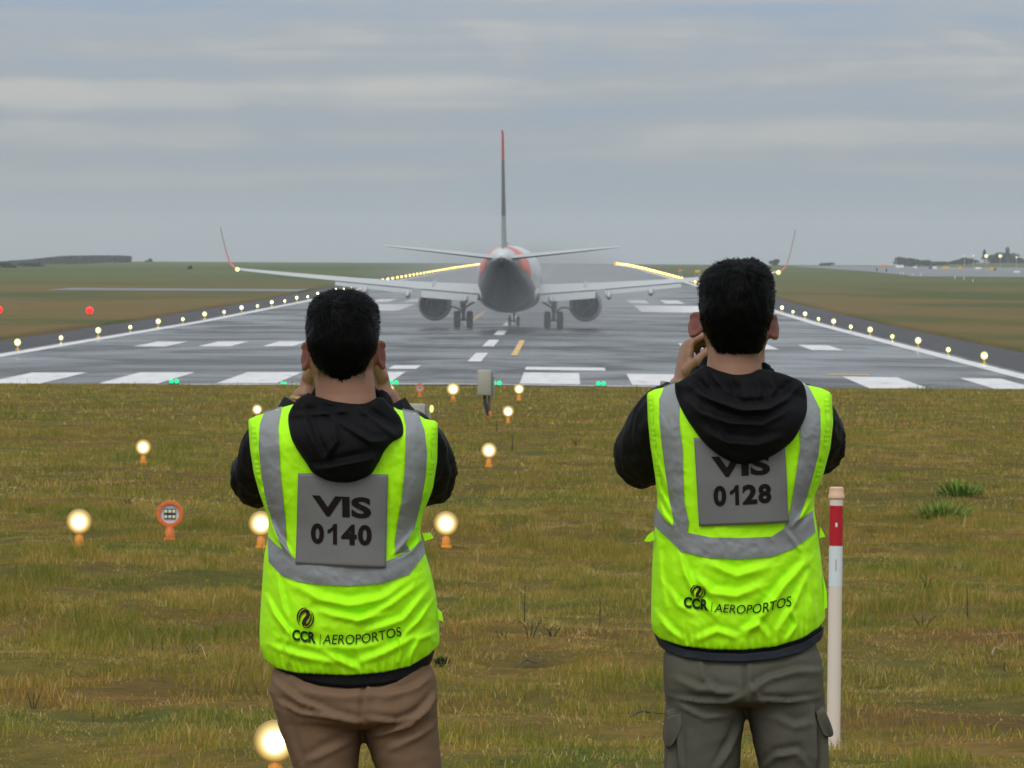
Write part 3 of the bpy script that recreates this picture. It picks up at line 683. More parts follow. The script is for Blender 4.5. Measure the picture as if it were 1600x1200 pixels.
# thins out towards its outer skin and its top
sx = t_.nodes.new('ShaderNodeSeparateXYZ'); t_.links.new(tcn.outputs['Object'], sx.inputs[0])
def tm(op, a, b_=None, cl=False):
    n_ = t_.nodes.new('ShaderNodeMath'); n_.operation = op; n_.use_clamp = cl
    for i, v in enumerate((a, b_)):
        if v is None: continue
        if isinstance(v, (int, float)): n_.inputs[i].default_value = v
        else: t_.links.new(v, n_.inputs[i])
    return n_.outputs[0]
rx = tm('POWER', tm('DIVIDE', sx.outputs[0], 13.0), 2); rz = tm('POWER', tm('DIVIDE', tm('MAXIMUM', sx.outputs[2], 0), 6.2), 2)
fall = tm('SUBTRACT', 1.0, tm('ADD', rx, rz), True)
fr_ = tm('MULTIPLY', tm('SUBTRACT', 30.0, sx.outputs[1]), .05); fr_ = tm('ADD', 1.0, tm('MULTIPLY', tm('MINIMUM', tm('MAXIMUM', fr_, 0.0), 1.0), 1.0)); t_.links.new(tm('MULTIPLY', tm('MULTIPLY', mr_.outputs[0], fall), fr_), v_.inputs['Density']); t_.links.new(v_.outputs[0], o_.inputs['Volume'])
sm.cycles.volume_step_rate = .5
so_.data.materials.append(sm); setp(so_, 'grey water spray and exhaust mist blown up around the airliner', 'spray', kind='stuff')

# ------------------------------------------------------------------ far trees, poles, signs
def leafm(name, c1, c2):
    m = Mt(name); n = m.noise(m.geo(), 1.3, 3); m.set(m.ramp(n, [(.3, c1), (.7, c2)]), .85, 0, .2); return m.m
M_leaf = leafm('far_foliage', (.010, .024, .010), (.030, .050, .018)); M_leaf2 = leafm('near_foliage', (.05, .14, .015), (.13, .26, .04)); M_bark = simple('bark', (.07, .055, .04), .9)
M_wood = leafm('wood_foliage', (.018, .028, .018), (.04, .05, .03))
def leaves(mb, c, r, n, size, seed):
    g_ = random.Random(seed)
    lobes = [(Vector((g_.uniform(-.65, .65) * r[0], g_.uniform(-.5, .5) * r[1], g_.uniform(-.6, .6) * r[2])), g_.uniform(.3, .6)) for _ in range(7)]
    for _ in range(n):
        lo, k = g_.choice(lobes); d = Vector((g_.gauss(0, 1), g_.gauss(0, 1), g_.gauss(0, 1))).normalized() * g_.uniform(.4, 1) * k
        p = Vector(c) + lo + Vector((d.x * r[0], d.y * r[1], d.z * r[2]))
        a = Vector((g_.gauss(0, 1), g_.gauss(0, 1), g_.gauss(0, 1))).normalized() * size; b_ = a.orthogonal().normalized() * size * .7
        q = random.uniform(.6, 1.3); mb.add([p - a * q, p + b_ * q, p + a * q, p - b_ * q], [(0, 1, 2, 3)])
def tree(px, pt, pb, wpx, D, label, name='tree', cat='tree', grp=None, conifer=False, seed=1):
    t = at(px, pt, D); w = wpx * D / F; z0 = gz(t.x, D); h = max(t.z - z0, 1.0)
    r = thing(name, label, cat, (t.x, D, z0 - .05), grp)
    b = MB(); b.tube([(0, 0, -.3), (.05 * w, 0, h * .3), (0, 0, h * .85)], [.05 * h, .035 * h, .012 * h], 8)
    for k in range(4): a = k * 1.7; b.tube([(0, 0, h * (.3 + .1 * k)), (math.cos(a) * w * .3, math.sin(a) * w * .2, h * (.5 + .1 * k))], [.015 * h, .006 * h], 6)
    b.build('trunk', M_bark, r)
    c = MB()
    if conifer:
        for k in range(9):
            zz_ = h * (.32 + .08 * k); rr = w * .5 * (1 - .085 * k) * (.7 + .3 * (k % 2)); leaves(c, (0, 0, zz_), (rr, rr * .7, h * .05), 110, .22, seed * 31 + k)
        c.tube([(0, 0, h * .8), (0, 0, h)], [.02 * h, .004 * h], 5)
    else: leaves(c, (0, 0, h * .55), (w * .85, w * .5, h * .62), 1100, max(h * .05, .34), seed)
    c.build('crown', M_leaf, r, smooth=False)
for i, (px, pt, w, D, con_, lb) in enumerate((
    (1413, 403, 26, 2450, 0, 'dark rounded tree at the left end of the far tree line above the apron'), (1438, 406, 24, 2450, 0, 'low dark tree second from the left in the far tree line'),
    (1461, 409, 26, 2450, 0, 'lowest bush in the gap of the far tree line'), (1480, 409, 22, 2450, 0, 'small bush right of the gap in the far tree line'),
    (1503, 404, 22, 2450, 0, 'dark tree left of the three tall far trees'), (1518, 404, 24, 2450, 0, 'dark tree right beside the brightest far pole lamp'),
    (1538, 390, 14, 2480, 1, 'thin bare topped conifer left of the brightest far pole lamp'), (1551, 399, 22, 2500, 0, 'rounded tree between the two far conifers'),
    (1563, 396, 26, 2500, 0, 'tall rounded tree behind the second far pole lamp'), (1574, 386, 18, 2480, 1, 'tallest far conifer with a spiky top'), (1576, 396, 26, 2510, 0, 'dense dark tree wrapped around the tallest far conifer'),
    (1594, 402, 26, 2500, 0, 'dark tree cut by the right edge of the picture'), (1206, 406, 13, 2400, 0, 'tiny dark tree touching the hair of the person numbered 0128'), (1293, 411, 16, 2600, 0, 'tiny low bush on the horizon right of the right winglet'))):
    tree(px, pt, 0, w, D, lb, grp='trees along the far horizon', conifer=bool(con_), seed=i + 3)
for i, (px, py, w, h_, D, lb) in enumerate(((42, 428, 46, 7, 1500, 'dark shrub patch on the far left field'), (9, 432, 30, 7, 1420, 'dark shrub at the left picture edge on the far field'), (232, 404, 10, 5, 2600, 'tiny shrub right of the far wood'), (295, 430, 8, 5, 1400, 'tiny lone shrub on the far left field'))):
    c = at(px, py, D); z0 = gz(c.x, D); r = thing('shrub', lb, 'shrub', (c.x, D, z0)); b = MB(); leaves(b, (0, 0, h_ * D / F * .4), (w * D / F * .6, w * D / F * .3, h_ * D / F * .7), 400, D / F * 1.4, 50 + i); b.build('foliage', M_leaf, r, smooth=False)
    b = MB(); b.tube([(0, 0, -.1), (0, 0, h_ * D / F * .5)], .06, 6); b.build('stem', M_bark, r)
b = MB(); r_ = random.Random(5)
for i in range(15000):
    px = r_.uniform(-25, 205); D = 2420 + r_.uniform(0, 60)
    top = np.interp(px, [-25, 0, 60, 100, 150, 200, 205], [411, 409.5, 405, 400.5, 400, 400.5, 402]) + 1.4 * (vn(px * .35, 0, 8, 2) - .5)
    p0 = at(px, 420, D); z0 = gz(p0.x, D) - .2; z1 = at(px, top, D).z
    z = z0 + (z1 - z0) * math.sqrt(r_.random()); p = Vector((p0.x, D, z)); sz = .42
    a = Vector((r_.gauss(0, 1), r_.gauss(0, 1), r_.gauss(0, 1))).normalized() * sz; c = a.orthogonal().normalized() * sz
    b.add([p - a, p + c, p + a, p - c], [(0, 1, 2, 3)])
setp(b.build('wood', M_wood, smooth=False), 'long dark far wood on the rise at the left horizon', 'wood', kind='stuff')
# pole lamps
M_pl = emit('pole_lamp_glass', (1, .97, .45), 2.5, 'NONE'); M_plw = emit('pole_lamp_glass_white', (1, .95, .95), 1.1, 'NONE'); M_conc = simple('pole_metal', (.3, .3, .3), .6)
for px, py, r0, m, lb in ((1541, 400, .55, M_pl, 'far pole with the brightest yellowish lamp beside the trees'), (1563, 400, .5, M_pl, 'far pole lamp in front of the tall rounded tree'), (1588.5, 402, .36, M_plw, 'faint far pole lamp near the right picture edge'), (1521, 399.5, .30, M_plw, 'faint pinkish pole lamp left of the brightest one'), (1507, 399.5, .22, M_plw, 'faintest pole lamp standing alone above the dark trees')):
    D = 2150; p = at(px, py, D); z0 = gz(p.x, D); h = p.z - z0; r = thing('pole_lamp', lb, 'lamp', (p.x, D, z0), 'pole lamps beyond the apron')
    b = MB(); b.tube([(0, 0, -.2), (0, 0, h)], [.14, .08], 8); b.build('pole', M_conc, r); b = MB(); b.ball((0, 0, h), (r0, r0, r0 * .9), 10, 8); b.build('lamp_head', m, r)
# apron boards and cones
M_sw = simple('white_board', (.78, .78, .78), .5, var=.05); M_sy = simple('amber_board', (.75, .42, .05), .5, var=.08); M_sk = simple('black_board', (.03, .03, .04), .5); M_so = simple('orange_board', (.62, .28, .10), .5)
def board(px, py, w, h, D, m, lb, name='airfield_sign', cat='sign', grp='boards along the far apron'):
    p = at(px, py, D); s = D / F; z0 = gz(p.x, D) + .05; zc = max(p.z, z0 + h * s * .5 + .1); r = thing(name, lb, cat, (p.x, D, z0), grp)
    b = MB(); b.box((0, 0, zc - z0), (w * s, .25, h * s), bev=.04); b.build('board', m, r)
    b = MB()
    for q in (-.35, .35): b.box((q * w * s, 0, (zc - z0) / 2 - h * s * .25), (.1, .1, max(.1, zc - z0 - h * s * .5 + .1)))
    b.build('leg', M_conc, r)
for px, py, w, h, D, m, lb in ((1406, 416.5, 13, 4, 1850, M_sw, 'widest white board at the left of the far apron'), (1430, 417.5, 6, 3, 1800, M_sw, 'small white board second from the left on the far apron'), (1454, 418.5, 5, 3, 1750, M_sk, 'black board touching a white one on the far apron'), (1460.5, 418.5, 7, 3.4, 1750, M_sw, 'white board right beside the black one on the far apron'),
    (1478, 419.5, 11, 4, 1700, M_sy, 'widest amber board on the far apron'), (1500, 421, 5, 4.6, 1650, M_sy, 'small square amber board on the far apron'), (1528.5, 420.5, 9, 3.4, 1700, M_sw, 'white board right of the small amber one on the far apron'), (1549.5, 422.8, 6, 4.6, 1600, M_sy, 'amber board joined to a black one near the right edge'),
    (1554.5, 422.8, 3.4, 3.6, 1600, M_sk, 'small black board joined to the amber one near the right edge'), (1589, 426.5, 10, 3, 1400, M_sw, 'white board nearest the right edge of the picture'), (1381, 415.3, 12, 3.4, 1950, M_so, 'brownish orange board at the left end of the far apron'), (1063, 423, 6, 3, 1150, M_so, 'dull orange board beyond the right wing'), (1090, 424, 8, 4, 1100, M_sy, 'amber board just left of the right head')):
    board(px, py, w, h, D, m, lb)
for px, py, h, D, m, lb in ((1370, 420, 5.5, 1500, M_sk, 'left dark upright marker on the far apron'), (1385, 421, 6.5, 1450, M_sk, 'right dark upright marker on the far apron'), (1407, 427, 5, 1290, M_sw, 'left one of the twin white posts at the apron edge'), (1411.5, 427, 5, 1290, M_sw, 'right one of the twin white posts at the apron edge'),
    (1426, 430, 3.5, 1240, M_sw, 'short white post right of the twin posts'), (1439, 430, 4.5, 1230, M_sw, 'white post standing alone at the apron edge'), (1492, 435.5, 6, 1080, M_sw, 'tallest thin white marker in the grass before the apron'), (1506, 436, 5, 1070, M_sw, 'thin white marker right of the tallest one in the grass'), (1520, 439.5, 4, 1000, M_sw, 'rightmost thin white marker in the grass before the apron')):
    p = at(px, py, D); s = D / F; z0 = gz(p.x, D); r = thing('field_marker', lb, 'marker', (p.x, D, z0), 'upright markers near the far apron')
    b = MB(); w_ = .9 if m is M_sk else .42; b.lathe([(w_ * .6 * s * 1.5, 0), (w_ * s * 1.5, .05), (w_ * s, h * s * .9), (w_ * s * .5, h * s)], 10, cap=True); b.build('post', m, r)

# ------------------------------------------------------------------ weeds in the turf
M_wst = simple('weed_stem', (.035, .035, .014), .8); M_wdk = leafm('dark_weed_leaf', (.025, .055, .014), (.06, .10, .025)); M_wlt = leafm('light_weed_leaf', (.075, .155, .012), (.15, .24, .035)); M_wbl = leafm('bluish_weed_leaf', (.07, .13, .05), (.12, .20, .09))
def weed(px, py, hpx, wpx, m, lb, kind='stalk', seed=0, name='weed'):
    g = ghit(px, py); s = g.y / F; h = hpx * s; w = wpx * s; z0 = gz(g.x, g.y); r_ = random.Random(seed)
    r = thing(name, lb, 'plant', (g.x, g.y, z0), 'weeds standing up in the turf')
    st = MB(); lf = MB()
    def blade(p, d, ln, wd, droop):
        p = Vector(p); d = Vector(d).normalized(); sd_ = d.cross(Vector((0, 0, 1))).normalized() * wd; pts = []
        for i in range(5):
            t = i / 4; q = p + d * ln * t + Vector((0, 0, -droop * ln * t * t)); k = (1 - t) ** .7 * (.5 + 1.4 * t) if t < 1 else .05; pts.append((q - sd_ * k, q + sd_ * k))
        lf.add([x for a in pts for x in a], [(2 * i, 2 * i + 1, 2 * i + 3, 2 * i + 2) for i in range(4)])
    if kind == 'tuft':
        for i in range(210):
            a = r_.uniform(0, 6.28); q = r_.random() ** .6
            blade((math.cos(a) * w * .38 * q, math.sin(a) * w * .5 * q, 0), (math.cos(a) * (.2 + q), math.sin(a) * (.2 + q), 1.0 + r_.random()), h * r_.uniform(.6, 1.15), .0065 * s / .005, r_.uniform(.15, .7))
        st.tube([(0, 0, -.02), (0, 0, h * .2)], .01, 6)
    else:
        n = 3 if kind == 'bush' else 1
        for k in range(n):
            dx = (k - (n - 1) / 2) * w * .3; top = (dx * 2.0 + r_.uniform(-.1, .1) * w, r_.uniform(-.1, .1) * w, h * r_.uniform(.8, 1))
            P = catmull([(dx * .3, 0, -.02), (dx + r_.uniform(-.1, .1) * w, 0, h * .5), top], 8); st.tube(P, [.0030 * s / .0025 * (1 - .1 * i) for i in range(8)], 6)
            for i in range(9 if kind != 'bare' else 3):
                t = r_.uniform(.25, 1); p = P[min(7, int(t * 7))]; a = r_.uniform(0, 6.28)
                blade(p, (math.cos(a), math.sin(a), .5), (w * .4 if kind != 'bare' else w * .3) * r_.uniform(.6, 1), (.006 if kind != 'bare' else .0025) * s / .0035, .3)
    st.build('stem', M_wst, r); lf.build('leaves', m, r)
for i, a_ in enumerate(((1470, 812, 46, 120, M_wlt, 'broad leaved green grass tuft right of the marker post', 'tuft'), (1498, 782, 38, 84, M_wlt, 'smaller green tuft just behind the broad leaved one', 'tuft'),
    (828, 1004, 32, 34, M_wbl, 'leafy bluish green weed between the two people', 'bush'), (784, 1003, 14, 16, M_wdk, 'small dark weed left of the bluish green one', 'bush'), (862, 1000, 16, 22, M_wlt, 'small bright weed right of the bluish green one', 'bush'),
    (118, 980, 32, 14, M_wlt, 'single upright leafy weed in the left grass', 'stalk'), (238, 1008, 22, 12, M_wdk, 'dark bent weed left of its twin in the left grass', 'bare'), (254, 1008, 24, 10, M_wdk, 'dark upright weed right of its twin in the left grass', 'bare'), (302, 1016, 26, 20, M_wlt, 'light leafy weed right of the dark pair', 'bush'),
    (52, 1100, 26, 16, M_wdk, 'dark leafy weed low at the far left', 'bush'), (145, 1120, 24, 14, M_wdk, 'straggly dark weed in the lower left grass', 'bare'), (1448, 930, 24, 18, M_wbl, 'pale bushy seedling below the broad tuft', 'bush'), (1511, 960, 60, 6, M_wdk, 'tall thin dark stalk at the right', 'bare'), (1444, 975, 20, 34, M_wdk, 'low dark branching weed at the right', 'bush'),
    (776, 675, 18, 5, M_wdk, 'thin dark stalk under the lamp right of the cabinet', 'bare'), (800, 703, 30, 8, M_wdk, 'dark stalk with light leaves right of the lower central lamp', 'stalk'), (900, 700, 18, 14, M_wdk, 'small dark weed in the middle of the far turf', 'bush'), (937, 980, 50, 8, M_wdk, 'tall faint stalk left of the person numbered 0128', 'bare'), (820, 985, 66, 7, M_wdk, 'tallest faint stalk between the people', 'bare'),
    (200, 790, 12, 10, M_wdk, 'small dark weed left of the unlit round lamp', 'bush'), (46, 800, 14, 12, M_wdk, 'small dark weed left of the leftmost lamp', 'bush'), (374, 805, 12, 8, M_wdk, 'small dark weed beside the left elbow', 'bush'), (1570, 1040, 18, 20, M_wdk, 'dark twiggy weed near the right edge', 'bare'), (340, 985, 12, 10, M_wdk, 'small weed left of the yellow vest hem', 'bush'), (560 + 130, 1050, 18, 24, M_wdk, 'dark grassy clump right of the tan trousers', 'tuft'))):
    weed(*a_[:6], kind=a_[6], seed=i + 20)
def twig(px, py, ln, ang, lb, m=None):
    g = ghit(px, py); s = g.y / F; z0 = gz(g.x, g.y) + .02; b = MB(); L_ = ln * s
    P = catmull([(-L_ / 2, -.2, .005), (-L_ / 6, .1 * math.sin(ang), .022), (L_ / 6, .0, .012), (L_ / 2, .25 * math.sin(ang), .02)], 10); b.tube(P, [.003, .005, .005, .005, .0045, .0045, .004, .0035, .003, .002], 6)
    b.tube([P[4], P[4] + np.array([.05, .12, .03])], [.003, .0015], 5); o = b.build('fallen_twig', m or M_bark, loc=(g.x, g.y, z0)); setp(o, lb, 'twig', 'dead twigs lying in the turf')
twig(830, 1036, 46, 1, 'dark dead twig lying below the bluish green weed'); twig(1010, 1108, 60, -.6, 'long dead twig lying left of the olive trousers'); twig(1562, 1026, 34, .5, 'pale dry twig lying near the right edge', simple('dry_straw', (.30, .20, .10), .8)); 

# ------------------------------------------------------------------ people
M_skin = Mt('skin'); kv = M_skin.obj(); kn = M_skin.noise(kv, 60, 4, .6); ka = M_skin.N('ShaderNodeAttribute', attribute_name='blush').outputs['Fac']; kh = M_skin.N('ShaderNodeAttribute', attribute_name='stubble').outputs['Fac']
kc = M_skin.mix(kn, (.235, .112, .062), (.30, .15, .088)); kc = M_skin.mix(ka, kc, (.145, .030, .018))
kc = M_skin.mix(M_skin.math('MULTIPLY', kh, M_skin.ramp(M_skin.noise(kv, 420, 2, .6), [(.35, .35), (.6, 1)])), kc, (.02, .014, .01))
M_skin.set(kc, .48, 0, .4, M_skin.bump(kn, .25, .001)); M_skin.b.inputs['Subsurface Weight'].default_value = .12; M_skin.b.inputs['Subsurface Radius'].default_value = (.02, .006, .003)
M_hair = simple('black_hair', (.0011, .0009, .0008), .45, var=.5, scale=40, spec=.07)
M_lip = simple('lip', (.42, .15, .12), .4); M_eye = simple('eyeball', (.7, .7, .68), .2); M_iris = simple('iris', (.03, .015, .008), .2)
def cloth(name, col, rough, weave=900, wr=.35, var=.10, spec=.3, fine=.0006):
    m = Mt(name); v = m.obj(); n = m.noise(v, 9, 5, .6); w = m.noise(v, weave, 2, .5); f = m.noise(v, 45, 4, .6, .6)
    m.set(m.mix(n, tuple(c * (1 - var) for c in col), tuple(min(1, c * (1 + var)) for c in col)), rough, 0, spec, m.bump(w, wr, .0004, m.bump(f, .5, fine * 4))); return m.m
M_vest = cloth('fluorescent_vest_cloth', (.43, .94, .002), .66, var=.05, spec=.25)
M_band = cloth('grey_reflective_tape', (.215, .222, .222), .42, var=.09, spec=.5)
M_panel = cloth('grey_card', (.160, .157, .152), .5, wr=.1, var=.05, fine=.0002)
M_ink = simple('black_print', (.010, .006, .005), .7, spec=.12); M_ink2 = simple('dark_green_print', (.012, .035, .008), .7, spec=.12); M_ink3 = simple('brown_print', (.045, .012, .008), .7, spec=.12)
M_blk = cloth('black_jacket_cloth', (.0052, .0050, .0058), .6, var=.3, spec=.18); M_blk2 = cloth('black_hood_cloth', (.0046, .0043, .0048), .75, var=.3, spec=.12); M_navy = cloth('dark_navy_hem', (.018, .024, .034), .55, spec=.3)
M_tan = cloth('brown_trouser_cloth', (.175, .106, .062), .8, var=.08, spec=.15); M_olv = cloth('olive_trouser_cloth', (.092, .086, .064), .8, var=.08, spec=.15)
M_shoe = simple('shoe_leather', (.03, .025, .02), .5); M_sole = simple('shoe_sole', (.3, .3, .29), .7); M_phone = simple('phone_shell', (.02, .02, .025), .25); M_steel = simple('watch_metal', (.35, .34, .33), .3, .8); M_gold = simple('bracelet_metal', (.5, .35, .15), .3, .8)
M_screen = emit('phone_screen', (.45, .5, .52), .5, 'NONE')
PD = 13.42
class Frame:
    """turns outline measurements into the person's own metres"""
    def __init__(s, cx, label):
        g = at(cx, 600, PD); s.o = Vector((g.x, PD, gz(g.x, PD)))
        s.root = thing('person', label, 'person', s.o)
    def p(s, px, py, yl=-.05):
        q = at(px, py, PD + yl) - s.o; return q.x, q.z
    def pts(s, L_, yl=-.05): return np.array([s.p(a[0], a[1], yl) for a in L_])
def sdist(P, Q):
    """signed distance to a polyline and position along it"""
    best = np.full(len(P), 1e9); sg = np.zeros(len(P)); tt = np.zeros(len(P)); n = len(Q) - 1
    for i in range(n):
        a, b = Q[i], Q[i + 1]; d = b - a; l2 = (d ** 2).sum(); t = np.clip(((P - a) @ d) / l2, 0, 1); c = a + t[:, None] * d; e_ = P - c
        r = np.hypot(e_[:, 0], e_[:, 1]); m = r < best; best[m] = r[m]; sg[m] = np.sign(d[0] * e_[m, 1] - d[1] * e_[m, 0]); tt[m] = (i + t[m]) / n
    return best, sg, tt
def foldsum(P, folds):
    o = np.zeros(len(P))
    for Q, A, w in folds:
        d, sg, t = sdist(P, Q); s = d * sg; env = np.clip(np.sin(np.pi * (t * .92 + .04)), 0, 1) ** .6
        o += A * env * (np.exp(-(d / w) ** 2) - .65 * np.exp(-((s - 1.8 * w) / (1.25 * w)) ** 2) * np.exp(-np.maximum(d - 4 * w, 0) / w))
    return o
class Shell:
    """a garment body: an outline in height and width, given its real depth"""
    def __init__(s, left, right, hem, top, db, df, folds=(), n=4.0, seed=1, noise=.003, calm=None, tr=.09):
        s.zs = np.linspace(min(left[:, 1].min(), right[:, 1].min()) - .02, max(left[:, 1].max(), right[:, 1].max()) + .02, 160)
        l = left[np.argsort(left[:, 1])]; r = right[np.argsort(right[:, 1])]; k = np.ones(5) / 5
        f = lambda a: np.convolve(np.pad(np.interp(s.zs, a[:, 1], a[:, 0]), 2, 'edge'), k, 'valid')
        s.xl, s.xr = f(l), f(r); s.hem = hem[np.argsort(hem[:, 0])]; s.top = top[np.argsort(top[:, 0])]
        s.db, s.df, s.folds, s.n, s.seed, s.noise, s.calm, s.tr = db, df, folds, n, seed, noise, calm, tr
    def depth(s, x, z, back=True):
        xl = np.interp(z, s.zs, s.xl); xr = np.interp(z, s.zs, s.xr); t = np.clip(2 * (x - xl) / (xr - xl) - 1, -1, 1)
        u = np.clip((np.interp(x, s.top[:, 0], s.top[:, 1]) - z) / s.tr, 0, 1); T = np.sqrt(np.clip(1 - (1 - u) ** 2, 0, 1))
        D_ = s.db if back else s.df; d = np.interp(z, D_[0], D_[1])
        return d * np.clip(1 - np.abs(t) ** (2.6 + (s.n - 2.6) * sst((z - 1.15) / .2)), 0, 1) ** .5 * T
    def back(s, x, z, off=0.0, folds=True):
        x = np.asarray(x, float); z = np.asarray(z, float); y = -s.depth(x, z)
        if folds:
            P = np.stack([x, z], -1); fs = foldsum(P, s.folds) + s.noise * ((vn(x * 16 + 5, z * 11, s.seed, 2) - .5) * 2 + (1 - 2 * np.abs(vn(x * 30 + z * 12, z * 22 - x * 9, s.seed + 4, 3) * 2 - 1)) * .9)
            if s.calm is not None:
                cx, cz, hw, hh = s.calm; q = np.maximum(np.abs(x - cx) / hw, np.abs(z - cz) / hh); fs = fs * (.15 + .85 * sst((q - .85) / .5))
            y = y - fs
        return y - off
    def build(s, name, mat, parent, nc=200, nr=190, front=True, hemrip=0.0, ripn=60):
        th = np.linspace(0, 2 * np.pi, 2 * nc, endpoint=False); t = -np.cos(th); bk = th <= np.pi
        t = np.sign(t) * np.abs(t) ** .92
        def xof(t_, z): xl = np.interp(z, s.zs, s.xl); xr = np.interp(z, s.zs, s.xr); return xl + (t_ + 1) / 2 * (xr - xl)
        z0 = np.full(len(t), s.hem[:, 1].mean()); z1 = np.full(len(t), s.top[:, 1].mean())
        for _ in range(12):
            z0 = np.interp(xof(t, z0), s.hem[:, 0], s.hem[:, 1]); z1 = np.interp(xof(t, z1), s.top[:, 0], s.top[:, 1])
        z0 = z0 + .0012 * (vn(t * 40, t * 0, s.seed, 2) - .5) * (hemrip > 0)
        v = np.linspace(0, 1, nr); v = 1 - (1 - v) ** 1.35
        rows_ = []
        for i, vv in enumerate(v):
            z = z0 + (z1 - z0) * vv; x = xof(t, z); y = np.where(bk, s.back(x, z), s.depth(x, z, False))
            if hemrip:
                e_ = np.exp(-(z - z0) / .028); rp = (np.abs(np.sin(t * ripn + 2.5 * vn(t * 9, t * 0, 3))) - .5) * hemrip * e_; y = y + np.where(bk, rp, -rp)
                sc_ = 1 - .05 * np.exp(-((z - z0) / .012)); x = x * 1.0; y = y * sc_
            rows_.append(np.stack([x, y, z], -1))
        lip = rows_[0].copy(); lip[:, 1] *= .93; lip[:, 0] = lip[:, 0] * .985 + .015 * lip[:, 0].mean(); lip[:, 2] += .004
        lip2 = lip.copy(); lip2[:, 2] += .03; lip2[:, 1] *= .97
        R_ = [lip2, lip] + rows_; V = np.concatenate(R_); me = npmesh(name, V, gridfaces(len(R_), 2 * nc, True)[:, ::-1])
        return link(name, me, mat, parent)
    def patch(s, name, L_, R_, mat, parent, nu=14, nv=90, off=.003, folds=True, extra=None):
        """tape between two edge polylines, lying on the back of the garment"""
        def res(a):
            d = np.concatenate([[0], np.cumsum(np.hypot(*(a[1:] - a[:-1]).T))]); q = np.linspace(0, d[-1], nv); return np.stack([np.interp(q, d, a[:, 0]), np.interp(q, d, a[:, 1])], -1)
        a, b = res(L_), res(R_); u = np.linspace(0, 1, nu)[None, :, None]; P = a[:, None] * (1 - u) + b[:, None] * u; P = P.reshape(-1, 2)
        y = s.back(P[:, 0], P[:, 1], off, folds)
        if extra is not None: y = y + extra(P)
        V = np.stack([P[:, 0], y, P[:, 1]], -1); k = len(V); nrm = .0018
        V2 = V.copy(); V2[:, 1] += nrm; Fc = gridfaces(nv, nu); e_ = []
        i = np.arange(nv - 1); e_.append(np.stack([i * nu, (i + 1) * nu, (i + 1) * nu + k, i * nu + k], -1)); e_.append(np.stack([i * nu + nu - 1, i * nu + nu - 1 + k, (i + 1) * nu + nu - 1 + k, (i + 1) * nu + nu - 1], -1))
        j = np.arange(nu - 1); e_.append(np.stack([j, j + k, j + 1 + k, j + 1], -1)); q = (nv - 1) * nu; e_.append(np.stack([q + j, q + j + 1, q + j + 1 + k, q + j + k], -1))
        me = npmesh(name, np.concatenate([V, V2]), np.concatenate([Fc] + e_)); bm = bmesh.new(); bm.from_mesh(me); bmesh.ops.recalc_face_normals(bm, faces=bm.faces[:]); bm.to_mesh(me); bm.free()
        o = link(name, me, mat, parent); me.set_sharp_from_angle(angle=math.radians(50)); return o
def flat(V2, Fs, warp, name, mat, parent, step=.006):
    """printed shape: 2-D outline faces, cut small, laid on a surface by warp(x, z) -> (x, y, z)"""
    bm = bmesh.new(); vs = [bm.verts.new((a, 0, b)) for a, b in V2]
    for f in Fs:
        try: bm.faces.new([vs[i] for i in f])
        except ValueError: pass
    bmesh.ops.triangulate(bm, faces=bm.faces[:])
    for _ in range(6):
        es = [e_ for e_ in bm.edges if e_.calc_length() > step]
        if not es: break
        bmesh.ops.subdivide_edges(bm, edges=es, cuts=1); bmesh.ops.triangulate(bm, faces=[f for f in bm.faces if len(f.verts) > 3])
    X_ = np.array([v.co.x for v in bm.verts]); Z_ = np.array([v.co.z for v in bm.verts]); W_ = warp(X_, Z_)
    for v, w_ in zip(bm.verts, W_): v.co = Vector(w_)
    bmesh.ops.recalc_face_normals(bm, faces=bm.faces[:])
    me = bpy.data.meshes.new(name); bm.to_mesh(me); bm.free(); return link(name, me, mat, parent, smooth=False)
def glyphs(txt, bold=0, shear=0, space=1):
    cu = bpy.data.curves.new('t', 'FONT'); cu.body = txt; cu.offset = bold; cu.shear = shear; cu.space_character = space; cu.resolution_u = 6
    o = bpy.data.objects.new('t', cu); COL.objects.link(o); me = bpy.data.meshes.new_from_object(o.evaluated_get(bpy.context.evaluated_depsgraph_get()))
    V = np.array([v.co[:2] for v in me.vertices]); Fs = [list(p.vertices) for p in me.polygons]; bpy.data.objects.remove(o); bpy.data.meshes.remove(me)
    V = (V - V.min(0)) / (V.max(0) - V.min(0)); return V, Fs
def digits(txt, bold):
    box = {'0140': ((0, .215), (.275, .43), (.50, .755), (.775, 1)), '0128': ((0, .22), (.285, .44), (.50, .755), (.775, 1))}[txt]; V = []; Fs = []
    for ch, (a, b_) in zip(txt, box):
        if ch == '1': g = np.array([(.58, 0), (1, 0), (1, 1), (.66, 1), (.40, .80), (.0, .70), (.0, .52), (.32, .58), (.58, .70)]); f = [[0, 1, 2, 3, 8], [3, 4, 7, 8], [4, 5, 6, 7]]
        else: g, f = glyphs(ch, bold * 1.5)
        k = len(V); g = g.copy(); g[:, 0] = a + g[:, 0] * (b_ - a); V.extend(g.tolist()); Fs.extend([[i + k for i in q] for q in f])
    return np.array(V), Fs
def quadmap(V, fr, c, yl):
    """unit square to the four corners (bottom left, bottom right, top right, top left)"""
    C = fr.pts(c, yl); u, v = V[:, :1], V[:, 1:]; return C[0] * (1 - u) * (1 - v) + C[1] * u * (1 - v) + C[2] * u * v + C[3] * (1 - u) * v
def ribbon(P, w):
    P = catmull(P, 26); w = np.interp(np.linspace(0, 1, 26), np.linspace(0, 1, len(w)), w); T = np.gradient(P, axis=0); T /= np.hypot(T[:, 0], T[:, 1])[:, None] + 1e-9
    Nn = np.stack([-T[:, 1], T[:, 0]], -1) * w[:, None] / 2; return np.concatenate([P + Nn, P - Nn]), [(i, i + 1, 27 + i, 26 + i) for i in range(25)]
